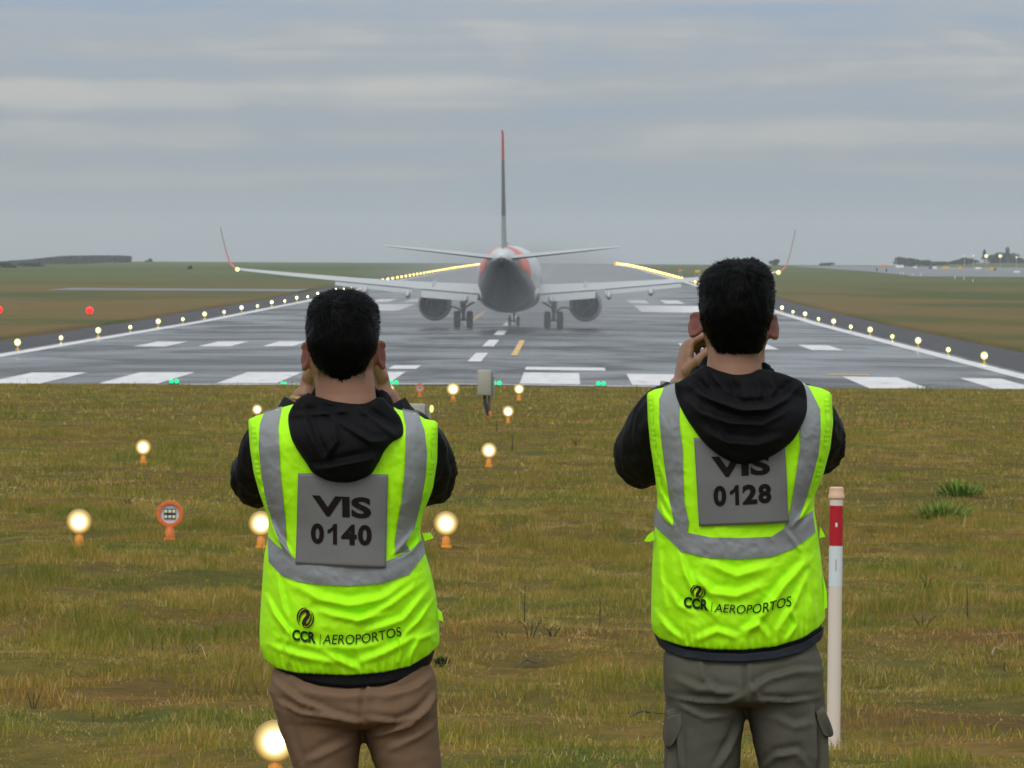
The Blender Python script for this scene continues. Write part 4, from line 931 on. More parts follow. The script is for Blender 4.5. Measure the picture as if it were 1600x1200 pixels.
def emblem():
    V = []; Fs = []
    def put(P, w):
        v, f = ribbon(P, w); b = len(V); V.extend(v.tolist()); Fs.extend([[i + b for i in q] for q in f])
    arc = lambda a, b, r, n=7: [(math.cos(math.radians(q)) * r * .92, math.sin(math.radians(q)) * r) for q in np.linspace(a, b, n)]
    put(arc(80, 232, .94), [.05, .14, .16, .12, .03]); put(arc(-100, 52, .94), [.05, .14, .16, .12, .03])
    put([(-.62, -.42), (-.62, .1), (-.30, .55), (.05, .68), (.28, .48), (.22, .15), (-.05, -.15), (-.25, -.5), (-.15, -.82)], [.06, .16, .26, .34, .36, .36, .34, .26, .12])
    put([(.62, .42), (.62, -.05), (.36, -.5), (.12, -.68), (-.02, -.52), (.06, -.2), (.34, .1), (.46, .42), (.30, .78)], [.06, .14, .2, .22, .22, .2, .16, .12, .06])
    V = np.array(V); return (V - V.min(0)) / (V.max(0) - V.min(0)), Fs
def sec(cx, cy, z, a, b, n=2.3, N_=44, rot=0):
    r = []
    for j in range(N_):
        q = 2 * math.pi * j / N_; c, s = math.cos(q), math.sin(q); r.append((cx + a * math.copysign(abs(c) ** (2 / n), c), cy + b * math.copysign(abs(s) ** (2 / n), s), z))
    return r
def hand(mb, wr, u, n, s, curl, thumb, k=1.0):
    """palm, four bent fingers and a thumb; u = towards the fingers, n = out of the palm, s = thumb side"""
    wr = Vector(wr); u = Vector(u).normalized(); s = Vector(s); s = (s - u * s.dot(u)).normalized(); n_ = u.cross(s); n = n_ if n_.dot(Vector(n)) > 0 else -n_
    rings = []
    for a, w, t in ((-.02, .026, .019), (.0, .027, .018), (.03, .036, .017), (.06, .041, .015), (.085, .041, .012), (.095, .036, .009)):
        rings.append([wr + u * a * k + s * (w * k * math.cos(q)) + n * (t * k * math.sin(q)) for q in [2 * math.pi * j / 16 for j in range(16)]])
    mb.loft(rings)
    for i in range(4):
        off = (.029, .010, -.010, -.028)[i]; L3 = ((.042, .025, .020), (.046, .029, .021), (.043, .027, .020), (.034, .020, .018))[i]; r0 = (.0088, .009, .0086, .0076)[i]
        p = wr + (u * (.088, .092, .089, .082)[i] + s * off) * k; d = u + s * (off * 2.2); d.normalize(); P = [p - d * .015, p]; ang = 0
        for j in range(3):
            ang += curl[j] * (1 + .08 * i); q = d * math.cos(ang) + n * math.sin(ang); P.append(P[-1] + q * L3[j] * k)
        mb.tube([P[0], P[1], P[2], P[3], P[4]], [r0 * k, r0 * 1.08 * k, r0 * k, r0 * .92 * k, r0 * .75 * k], 10); mb.ball(P[4], r0 * .8 * k, 8, 6); mb.ball(P[2], r0 * 1.06 * k, 8, 6); mb.ball(P[3], r0 * .98 * k, 8, 6)
    p = wr + (u * .02 + s * .026) * k; a = (u * .55 + s * .75 + n * .35 * thumb).normalized(); b = (u * .9 + s * .25 + n * .7 * thumb).normalized(); c = (u * .8 - s * .1 + n * .8 * thumb).normalized()
    P = [p, p + a * .04 * k, p + a * .04 * k + b * .034 * k, p + a * .04 * k + b * .034 * k + c * .026 * k]; mb.tube(P, [.015 * k, .0125 * k, .0105 * k, .0085 * k], 10); mb.ball(P[3], .0088 * k, 8, 6); mb.ball(P[1], .013 * k, 8, 6)

def make_person(C):
    fr = Frame(C['cx'], C['label']); R = fr.root; hx, H = fr.p(C['hx'], C['htop'], 0)          # crown of the hair
    Hs = H - .010
    # ---------------- body, one continuous skin
    b = MB()
    prof_ = [(-.000, .012, -.03, .00), (-.008, .036, -.058, .030), (-.022, .054, -.078, .055), (-.045, .065, -.092, .076), (-.075, .071, -.099, .086), (-.105, .0725, -.100, .088), (-.130, .071, -.095, .086), (-.155, .067, -.084, .086), (-.180, .060, -.070, .085), (-.200, .053, -.045, .083), (-.218, .042, -.02, .080), (-.228, .028, .01, .070)]
    b.loft([sec(hx, (y0 + y1) / 2, Hs + dz, a, (y1 - y0) / 2, 2.25, 36) for dz, a, y0, y1 in prof_])
    nx, nz = fr.p(C['neckx'], C['necky'], -.05); nw = C['neckw'] / 745 / 2
    b.loft([sec(hx * (1 - q) + nx * q, yc_, Hs + dz, w_, dp, 2.1, 32) for dz, w_, yc_, dp, q in ((-.10, nw * .93, -.022, .052, 0), (-.16, nw * .97, -.026, .053, .4), (-.205, nw * 1.0, -.028, .054, .8), (-.24, nw * 1.08, -.034, .056, 1), (-.28, nw * 1.35, -.036, .06, 1), (-.31, nw * 1.9, -.03, .065, 1))])
    # face
    b.tube([(hx, .085, Hs - .095), (hx, .100, Hs - .125), (hx, .108, Hs - .140)], [.007, .009, .012], 10); b.ball((hx - .009, .098, Hs - .143), .007, 8, 6); b.ball((hx + .009, .098, Hs - .143), .007, 8, 6)
    b.tube([(hx - .045, .070, Hs - .090), (hx - .018, .084, Hs - .092), (hx + .018, .084, Hs - .092), (hx + .045, .070, Hs - .090)], [.007, .009, .009, .007], 8)
    b.tube([(hx - .020, .084, Hs - .170), (hx, .092, Hs - .168), (hx + .020, .084, Hs - .170)], [.004, .0065, .004], 8); b.tube([(hx - .018, .083, Hs - .178), (hx, .090, Hs - .179), (hx + .018, .083, Hs - .178)], [.004, .007, .004], 8)
    b.ball((hx, .078, Hs - .212), (.016, .012, .014)); 
    for s_ in (-1, 1): b.ball((hx + s_ * .045, .058, Hs - .140), (.02, .02, .022))
    # ears
    eax = []
    for s_, (ex, ey), eh, ew, A in ((-1, C['earl'], C['earh'], C['earw'], C['eara']), (1, C['earr'], C['earh'], C['earw'], C['eara'])):
        x0, z0 = fr.p(ex, ey, -.01); rt_ = Matrix.Rotation(-s_ * A, 3, 'Z') @ Matrix.Rotation(s_ * C['eart'], 3, 'Y')
        c0 = Vector((x0, -.012, z0)); 
        b.ball(c0, (.0055, ew, eh), 18, 12, rt_); eax.append((s_, x0, z0))
        ring = [c0 + rt_ @ Vector((s_ * .0045, -ew * math.cos(q) * .97, eh * math.sin(q) * .97)) for q in np.linspace(-1.35, 2.5, 14)]
        b.tube(ring, [.0035] + [.0048] * 12 + [.0035], 8)
        b.ball(c0 + rt_ @ Vector((0, ew * .1, -eh * .78)), (.0062, ew * .55, eh * .38), 12, 8, rt_)
        b.tube([c0 + rt_ @ Vector((0, ew * .3, 0)), (hx + s_ * .062, .012, z0)], [.010, .014], 8)
    # trunk
    sz = H - .315
    b.loft([sec(nx, -.01, z, a, c, 2.3, 36) for z, a, c in ((.96, .10, .06), (1.0, .13, .08), (1.08, .13, .085), (1.2, .14, .095), (1.33, .16, .10), (sz, .15, .085), (sz + .03, .10, .07), (sz + .05, .06, .055))])
    for s_, arm in ((-1, C['arml']), (1, C['armr'])):
        sh, el, wr = [Vector(q) for q in arm[:3]]
        sv = C['slvl'] if s_ < 0 else C['slvr']; q_ = [Vector(v[:3]) for v in sv[:-1]] + [wr]; b.tube([tuple(v) for v in catmull([tuple(v) for v in q_], 24)], list(np.interp(np.linspace(0, 1, 24), [0, .4, .6, .75, .9, 1], [.038, .040, .036, .035, .027, .026])), 14)
        hand(b, wr, *arm[3:], k=1.0)
    for s_, lg in ((-1, C['legl']), (1, C['legr'])):
        xs = [fr.p((a_[1] + a_[2]) / 2, a_[0], 0) for a_ in lg]; P = [(xs[0][0], -.01, xs[0][1] + .05)] + [(q[0], -.005, q[1]) for q in xs]; r_ = [.072] + [max(.035, .072 - .0062 * i) for i in range(len(xs))]
        P[-1] = (P[-1][0], -.01, .09); b.tube(P, r_, 14); b.loft([sec(P[-1][0], y, .045, .03, .03, 2, 14) for y in (0,)] * 2) if False else b.ball((P[-1][0] + s_ * .01, .06, .045), (.038, .115, .033), 14, 10)
    me = remesh(b, 'body', .0042, 3); V = coords(me)
    bl = np.zeros(len(V)); 
    for s_, x0, z0 in eax: bl = np.maximum(bl, np.exp(-((V[:, 0] - x0) / .020) ** 2 - ((V[:, 2] - z0) / .04) ** 2) * (np.abs(V[:, 0] - hx) > .066) * (V[:, 1] < .03))
    a_ = me.attributes.new('blush', 'FLOAT', 'POINT'); a_.data.foreach_set('value', bl.astype(np.float32))
    zn = fr.p(0, C['nape'], 0)[1]; stb = sst((V[:, 2] - (zn - .024)) / .04) * (V[:, 1] < .0) * (np.abs(V[:, 0] - hx) < C['stubw']) * C['stub']
    a_ = me.attributes.new('stubble', 'FLOAT', 'POINT'); a_.data.foreach_set('value', stb.astype(np.float32))
    link('body', me, M_skin.m, R)
    for s_ in (-1, 1):
        q = MB(); q.ball((hx + s_ * .031, .074, Hs - .108), .0125, 14, 10); eo = q.build('eye', M_eye, R); q = MB(); q.ball((hx + s_ * .031, .0815, Hs - .108), (.0055, .0055, .0055), 10, 8); q.build('iris', M_iris, eo)
    q = MB(); q.tube([(hx - .019, .0865, Hs - .171), (hx, .0975, Hs - .170), (hx + .019, .0865, Hs - .171)], [.003, .005, .003], 8); q.tube([(hx - .017, .086, Hs - .178), (hx, .0965, Hs - .179), (hx + .017, .086, Hs - .178)], [.003, .005, .003], 8); q.build('lips', M_lip, R)
    # ---------------- hair
    HR = np.array(C['hair'], float); k = 46; q_ = np.linspace(0, 1, k); idx = np.linspace(0, len(HR) - 1, k)
    cm = catmull(HR, k); b = MB(); rings = []
    for row in cm:
        py, xl, xr, yb, yf = row; x0, z0 = fr.p(xl, py, -.02); x1, _ = fr.p(xr, py, -.02); rings.append(sec((x0 + x1) / 2, (yb + yf) / 2, z0, max((x1 - x0) / 2, .003), max((yf - yb) / 2, .003), 2.2, 72))
    b.loft(rings[::-1]); hm_ = b.mesh('hair'); V = coords(hm_); Nn = normals(hm_)
    ce = np.array([hx, 0, Hs - .09]); an = np.arctan2(V[:, 0] - hx, V[:, 1] + .04); dd = (vn(an * 9 + 20, V[:, 2] * 60, 5, 3) - .5) * C['tous'] + (vn(V[:, 0] * 260 + 90, V[:, 2] * 90 + 90, 7, 2) - .5) * .0022
    V2 = V + Nn * dd[:, None]; setco(hm_, V2)
    rs = np.random.default_rng(C['seed']); nS = 12000; fi = rs.integers(0, len(hm_.polygons), nS * 2)
    pc = np.empty(len(hm_.polygons) * 3, np.float32); hm_.polygons.foreach_get('center', pc); pc = pc.reshape(-1, 3)[fi].astype(float); pn = np.empty(len(hm_.polygons) * 3, np.float32); hm_.polygons.foreach_get('normal', pn); pn = pn.reshape(-1, 3)[fi].astype(float)
    hh = (pc[:, 2] - (H - .15)) / .15; ok = (pc[:, 1] < .09) & (pn[:, 2] > -.75); pc, pn, hh = pc[ok], pn[ok], np.clip(hh[ok], 0, 1); m = len(pc)
    pc = pc + rs.normal(0, .0016, pc.shape)
    wh = np.array([hx + C['whorl'][0], C['whorl'][1], H - .03]); fl = pc - wh; fl[:, 2] -= .02 * 1; sw = np.stack([-fl[:, 2], fl[:, 1] * 0, fl[:, 0]], -1) * C['swirl']; fl = fl + sw
    fl = fl - pn * (fl * pn).sum(1)[:, None]; fl /= np.linalg.norm(fl, axis=1)[:, None] + 1e-9
    ln = (C['len'][0] + (C['len'][1] - C['len'][0]) * sst((hh - .25) / .6)) * rs.uniform(.5, 1.25, m); lift = C['lift'][0] + (C['lift'][1] - C['lift'][0]) * sst((hh - .3) / .6)
    d = fl + pn * lift[:, None] + rs.normal(0, .22, (m, 3)); d /= np.linalg.norm(d, axis=1)[:, None]
    sd_ = np.cross(d, pn + rs.normal(0, .3, (m, 3))); sd_ /= np.linalg.norm(sd_, axis=1)[:, None] + 1e-9; w_ = .00075
    mid = pc + d * (ln * .5)[:, None]; d2 = d * .6 + fl * .5 - pn * (.35 if C['seed'] == 8 else .1); d2 /= np.linalg.norm(d2, axis=1)[:, None]; tip = mid + d2 * (ln * .5)[:, None]
    S_ = np.stack([pc - sd_ * w_, pc + sd_ * w_, mid + sd_ * w_ * .8, mid - sd_ * w_ * .8, tip], 1).reshape(-1, 3); bb = np.arange(m)[:, None] * 5
    T_ = np.concatenate([bb + [0, 1, 2], bb + [0, 2, 3], bb + [3, 2, 4]], 1).reshape(-1, 3)
    q4 = np.array([list(p.vertices) for p in hm_.polygons if len(p.vertices) == 4]); tri = np.concatenate([q4[:, [0, 1, 2]], q4[:, [0, 2, 3]]])
    link('hair', npmesh('hair', np.concatenate([V2, S_]), np.concatenate([tri, T_ + len(V2)])), M_hair, R)
    # ---------------- trousers
    b = MB(); rows_ = C['hips']; rg = []
    for py, xl, xr, dp, yc_ in rows_: x0, z0 = fr.p(xl, py, 0); x1, _ = fr.p(xr, py, 0); rg.append(sec((x0 + x1) / 2, yc_, z0, (x1 - x0) / 2, dp, 2.6, 48))
    b.loft(rg[::-1])
    for lg in (C['legl'], C['legr']):
        rg = []
        for i, (py, xl, xr) in enumerate(lg): x0, z0 = fr.p(xl, py, 0); x1, _ = fr.p(xr, py, 0); dp = np.interp(py, [1100, 1200, 1400, 1700], [.115, .105, .088, .075]); rg.append(sec((x0 + x1) / 2, -.005, max(z0, .035 + .001 * i), (x1 - x0) / 2, dp, 2.3, 40))
        top = [(p[0] * .9 + .1 * fr.p((lg[0][1] + lg[0][2]) / 2, 0, 0)[0], p[1] * .9, p[2] + .07) for p in rg[0]]; b.loft(([top] + rg)[::-1])
    me = remesh(b, 'trousers', .0055, 6); V = coords(me); Nn = normals(me); P2 = V[:, [0, 2]]
    tf = [(fr.pts(Q, -.1), A * 1.5, w * .75) for Q, A, w in C['tfolds']]; sel = Nn[:, 1] < .15
    dsp = foldsum(P2, tf) * np.clip(.15 - Nn[:, 1], 0, 1) + .0035 * (vn(V[:, 0] * 14 + 9, V[:, 2] * 16, C['seed'], 3) - .5)
    low_ = np.clip((.75 - V[:, 2]) / .3, 0, 1); dsp = dsp + .0045 * (.5 - np.abs(vn(V[:, 0] * 13 + V[:, 2] * 7, V[:, 2] * 17 - V[:, 0] * 6, C['seed'] + 2, 3) * 2 - 1)); dsp = dsp + low_ * .006 * (vn(V[:, 0] * 6 + 3, V[:, 2] * 22, 4, 2) - .5)
    setco(me, V + Nn * dsp[:, None]); tro = link('trousers', me, C['trm'], R)
    for nm, poly, y0, y1 in C['pockets']:
        Q = fr.pts(poly, -.02); b = MB(); n_ = len(Q); cx_, cz_ = Q.mean(0); rg = []
        for yy_, sc_ in ((y0, .90), (y0 + .004, .98), ((y0 + y1) / 2, 1.0), (y1 - .004, .98), (y1, .9)): rg.append([(cx_ + (x - cx_) * sc_, yy_, cz_ + (z - cz_) * sc_) for x, z in catmull(np.vstack([Q, Q[:1]]), 33)[:-1]])
        b.loft(rg); b.build(nm, C['trm'], tro, bevel_angle=60)
    for lg, s_ in ((C['legl'], -1), (C['legr'], 1)):
        x, _ = fr.p((lg[-1][1] + lg[-1][2]) / 2, 1690, 0); x += s_ * .008; b = MB(); b.loft([sec(x, yy_, z, a, c, 2.4, 28) for z, a, c, yy_ in ((.012, .046, .142, .055), (.03, .049, .145, .055), (.06, .045, .132, .05), (.085, .040, .10, .022), (.11, .040, .062, -.012), (.13, .038, .055, -.016))]); so2 = b.build('shoe', M_shoe, R)
        b = MB(); b.loft([sec(x, .055, z, a, c, 2.6, 28) for z, a, c in ((0, .046, .142), (.002, .049, .147), (.018, .050, .148), (.020, .048, .144))]); b.build('sole', M_sole, so2)
    # ---------------- jacket with sleeves, hem, hood
    L_ = lambda a, yl=-.02: fr.pts(a, yl)
    db, df = C['db'], C['df']; j = C['jacket']
    js = Shell(L_(C['vl']) + [.007, 0], L_(C['vr']) - [.007, 0], L_(C['jhem'], -.1), L_(C['vt']) - [0, .008], (db[0], np.array(db[1]) - .017), (df[0], np.array(df[1]) - .012), noise=.0015, seed=5)
    jo = js.build('jacket', j, R, 120, 90)
    if C.get('hemband'):
        hb = Shell(L_(C['vl']) + [.002, 0], L_(C['vr']) - [.002, 0], L_(C['jhem'], -.1) - [0, .002], L_(C['hemband'], -.1), (db[0], np.array(db[1]) - .012), (df[0], np.array(df[1]) - .008), noise=.002, seed=9, tr=.0001); hb.build('hem_band', M_navy, jo, 120, 14)
    for s_, sv in ((-1, C['slvl']), (1, C['slvr'])):
        P = catmull([q[:3] for q in sv], 110); rad = np.interp(np.linspace(0, 1, 110), np.linspace(0, 1, len(sv)), [q[3] for q in sv]); n_ = 56; rings = []
        T = np.gradient(P, axis=0); up = Vector((0, 1, 0)); tl_ = np.concatenate([[0], np.cumsum(np.linalg.norm(P[1:] - P[:-1], axis=1))])
        for i in range(110):
            t = Vector(T[i]).normalized(); a = t.cross(up).normalized(); c = a.cross(t).normalized(); up = c; ring = []
            for kk in range(n_):
                q = 2 * math.pi * kk / n_; s1 = tl_[i]
                fo_ = .011 * (float(vn(math.cos(q) * 1.6 + 5 + C['seed'], s1 * 26 + math.sin(q) * 1.7, 6, 2)) - .5) * 2 + .006 * (float(vn(math.cos(q) * 4 + 15, s1 * 70 + math.sin(q) * 5, 16, 2)) - .5) * 2
                rr = rad[i] + fo_ * min(1, i / 8); ring.append(Vector(P[i]) + (a * math.cos(q) + c * math.sin(q)) * rr)
            rings.append(ring)
        e_ = [Vector(P[-1]) + (p - Vector(P[-1])) * .8 for p in rings[-1]]; rings.append(e_)
        b = MB(); b.loft(rings); b.build('sleeve', j, jo, bevel_angle=80)
    # vest
    vf = [(L_(Q, -.12), A * 1.25, w * .82) for Q, A, w in C['vfolds']]; pc_ = L_(C['panel'], -.13); calm = (pc_[:, 0].mean(), pc_[:, 1].mean(), np.ptp(pc_[:, 0]) / 2, np.ptp(pc_[:, 1]) / 2)
    vs = Shell(L_(C['vl']), L_(C['vr']), L_(C['vhem'], -.1), L_(C['vt']), db, df, vf, seed=C['seed'], noise=.0032, calm=calm)
    vo = vs.build('safety_vest', M_vest, R, 230, 230, hemrip=.006, ripn=34)
    for nm, A_, B_ in C['bands']: vs.patch('reflective_band', L_(A_, -.12), L_(B_, -.12), M_band, vo, 16, 120, .0035)
    for e_, sg in ((C['vl'], 1), (C['vr'], -1)):
        q_ = [(a + sg * 1.2, b_) for a, b_ in e_ if b_ > e_[1][1] - 1 and b_ < e_[6][1]]; q2 = [(a + sg * 8, b_) for a, b_ in q_]
        vs.patch('edge_binding', L_(q_ if sg > 0 else q2, -.12), L_(q2 if sg > 0 else q_, -.12), M_vest, vo, 8, 90, .0022, extra=lambda P: .0012 * np.sin(P[:, 1] * 420 + 3 * np.sin(P[:, 1] * 90)))
    for tb in C['tabs']:
        Q = L_(tb, -.02); b = MB(); b.loft([[(x, -.03, z) for x, z in Q], [(x, -.034 - .004, z) for x, z in Q]]); b.build('side_tab', M_vest, vo)
    # identity card: stiff, so it follows only the broad shape of the back
    nu = 30; nv = 30; c4 = pc_; u, v = np.meshgrid(np.linspace(0, 1, nu), np.linspace(0, 1, nv)); UV = np.stack([u.ravel(), v.ravel()], -1)
    P = c4[0] * ((1 - UV[:, :1]) * (1 - UV[:, 1:])) + c4[1] * (UV[:, :1] * (1 - UV[:, 1:])) + c4[2] * (UV[:, :1] * UV[:, 1:]) + c4[3] * ((1 - UV[:, :1]) * UV[:, 1:])
    def cardy(x, z, off): return vs.back(x, z, off, False) - .0036 - .003 * np.sin((x - calm[0]) * 30) * np.clip((calm[1] - z) * 12, 0, 1)
    y = cardy(P[:, 0], P[:, 1], .0045); Vc = np.stack([P[:, 0], y, P[:, 1]], -1); Vb = Vc + [0, .0015, 0]; Fc = gridfaces(nv, nu); K = nu * nv
    edge = [i for i in range(nu)] + [nu * i + nu - 1 for i in range(1, nv)] + [nu * (nv - 1) + i for i in range(nu - 2, -1, -1)] + [nu * i for i in range(nv - 2, 0, -1)]; E_ = np.array(edge); En = np.roll(E_, -1)
    co = link('identity_card', npmesh('identity_card', np.concatenate([Vc, Vb]), np.concatenate([Fc, Fc[:, ::-1] + K, np.stack([E_, E_ + K, En + K, En], -1)])), M_panel, vo, smooth=False)
    for txt, q4, bold in C['cardtext']:
        g, Fs = digits(txt, bold) if txt[0] == '0' else glyphs(txt, bold, 0, 1.0); W_ = quadmap(g, fr, q4, -.13)
        flat(W_, Fs, lambda x, z: np.stack([x, cardy(x, z, .0062), z], -1), 'lettering', M_ink, co, .01)
    def onvest(x, z): return np.stack([x, vs.back(x, z, .004), z], -1)
    for txt, q4, bold, m_, curve in C['print']:
        if txt == '@': g, Fs = emblem()
        elif txt == '|': g, Fs = np.array([(0, 0), (1, 0), (1, 1), (0, 1)], float), [[0, 1, 2, 3]]
        else: g, Fs = glyphs(txt, bold, 0, 1.0)
        W_ = quadmap(g, fr, q4, -.13)
        if curve: W_[:, 1] -= curve / 745 * np.sin(np.pi * np.clip(g[:, 0] * 1.0, 0, 1)) ** 1.5
        flat(W_, Fs, onvest, 'emblem' if txt == '@' else 'lettering', m_, vo, .005)
    # hood hanging over the back
    O = L_(C['hood'], -.15); O = catmull(np.vstack([O, O[:1]]), 141)[:-1]; hc_ = L_([C['hoodc']], -.15)[0]; nr_ = 60; rr = np.linspace(0, 1, nr_); hf = [(L_(Q, -.17), A * 1.6, w * .75) for Q, A, w in C['hfolds']]
    X3 = hc_[0] + (O[None, :, 0] - hc_[0]) * rr[:, None]; Z3 = hc_[1] + (O[None, :, 1] - hc_[1]) * rr[:, None]
    thk = C['hoodt'] * np.sqrt(np.clip(1 - rr ** 2.6, 0, 1))[:, None] * (.55 + .45 * np.clip((Z3.max() - Z3) / np.ptp(Z3) * 1.6, 0, 1))
    base = np.minimum(vs.back(X3.ravel(), np.minimum(Z3.ravel(), np.interp(X3.ravel(), vs.top[:, 0], vs.top[:, 1]) - .03), 0, False), -.078).reshape(X3.shape) - .004
    base = base + .03 * np.clip((Z3 - (Z3.max() - .05)) / .05, 0, 1) * 0
    f3 = (foldsum(np.stack([X3.ravel(), Z3.ravel()], -1), hf) + .009 * (vn(X3.ravel() * 12 + 4, Z3.ravel() * 12, C['seed'] + 3, 3) - .5)).reshape(X3.shape) * np.clip((1 - rr) * 8, 0, 1)[:, None]
    Y3 = base - thk - f3; n3 = O.shape[0]; V = np.stack([X3, Y3, Z3], -1).reshape(-1, 3); bk_ = V[-n3:].copy(); bk_[:, 1] += .03; V = np.concatenate([V, bk_])
    link('hood', npmesh('hood', V, gridfaces(nr_ + 1, n3, True)), M_blk2, jo)
    # collar roll round the neck
    cz = L_([(C['neckx'], C['collar'])], -.09)[0]; b = MB(); ring = []
    for q in np.linspace(0, 2 * math.pi, 49)[:-1]:
        ring.append((cz[0] + (nw * 1.14 + .012) * math.cos(q), -.030 - .062 * math.sin(q), cz[1] - .022 + .026 * -math.sin(q) + .004 * math.sin(q * 5)))
    rg = []
    for i, c in enumerate(ring):
        c = Vector(c); o_ = Vector((c.x - cz[0], c.y + .03, 0)).normalized(); w1 = .016 + .004 * math.sin(i * 1.3); rg.append([c + (o_ * math.cos(a)) * w1 * .8 + Vector((0, 0, math.sin(a) * w1 * 1.5)) for a in [2 * math.pi * z / 12 for z in range(12)]])
    rg.append(rg[0]); b.loft(rg, cap=False); b.build('collar', M_blk2, jo)
    return fr, R

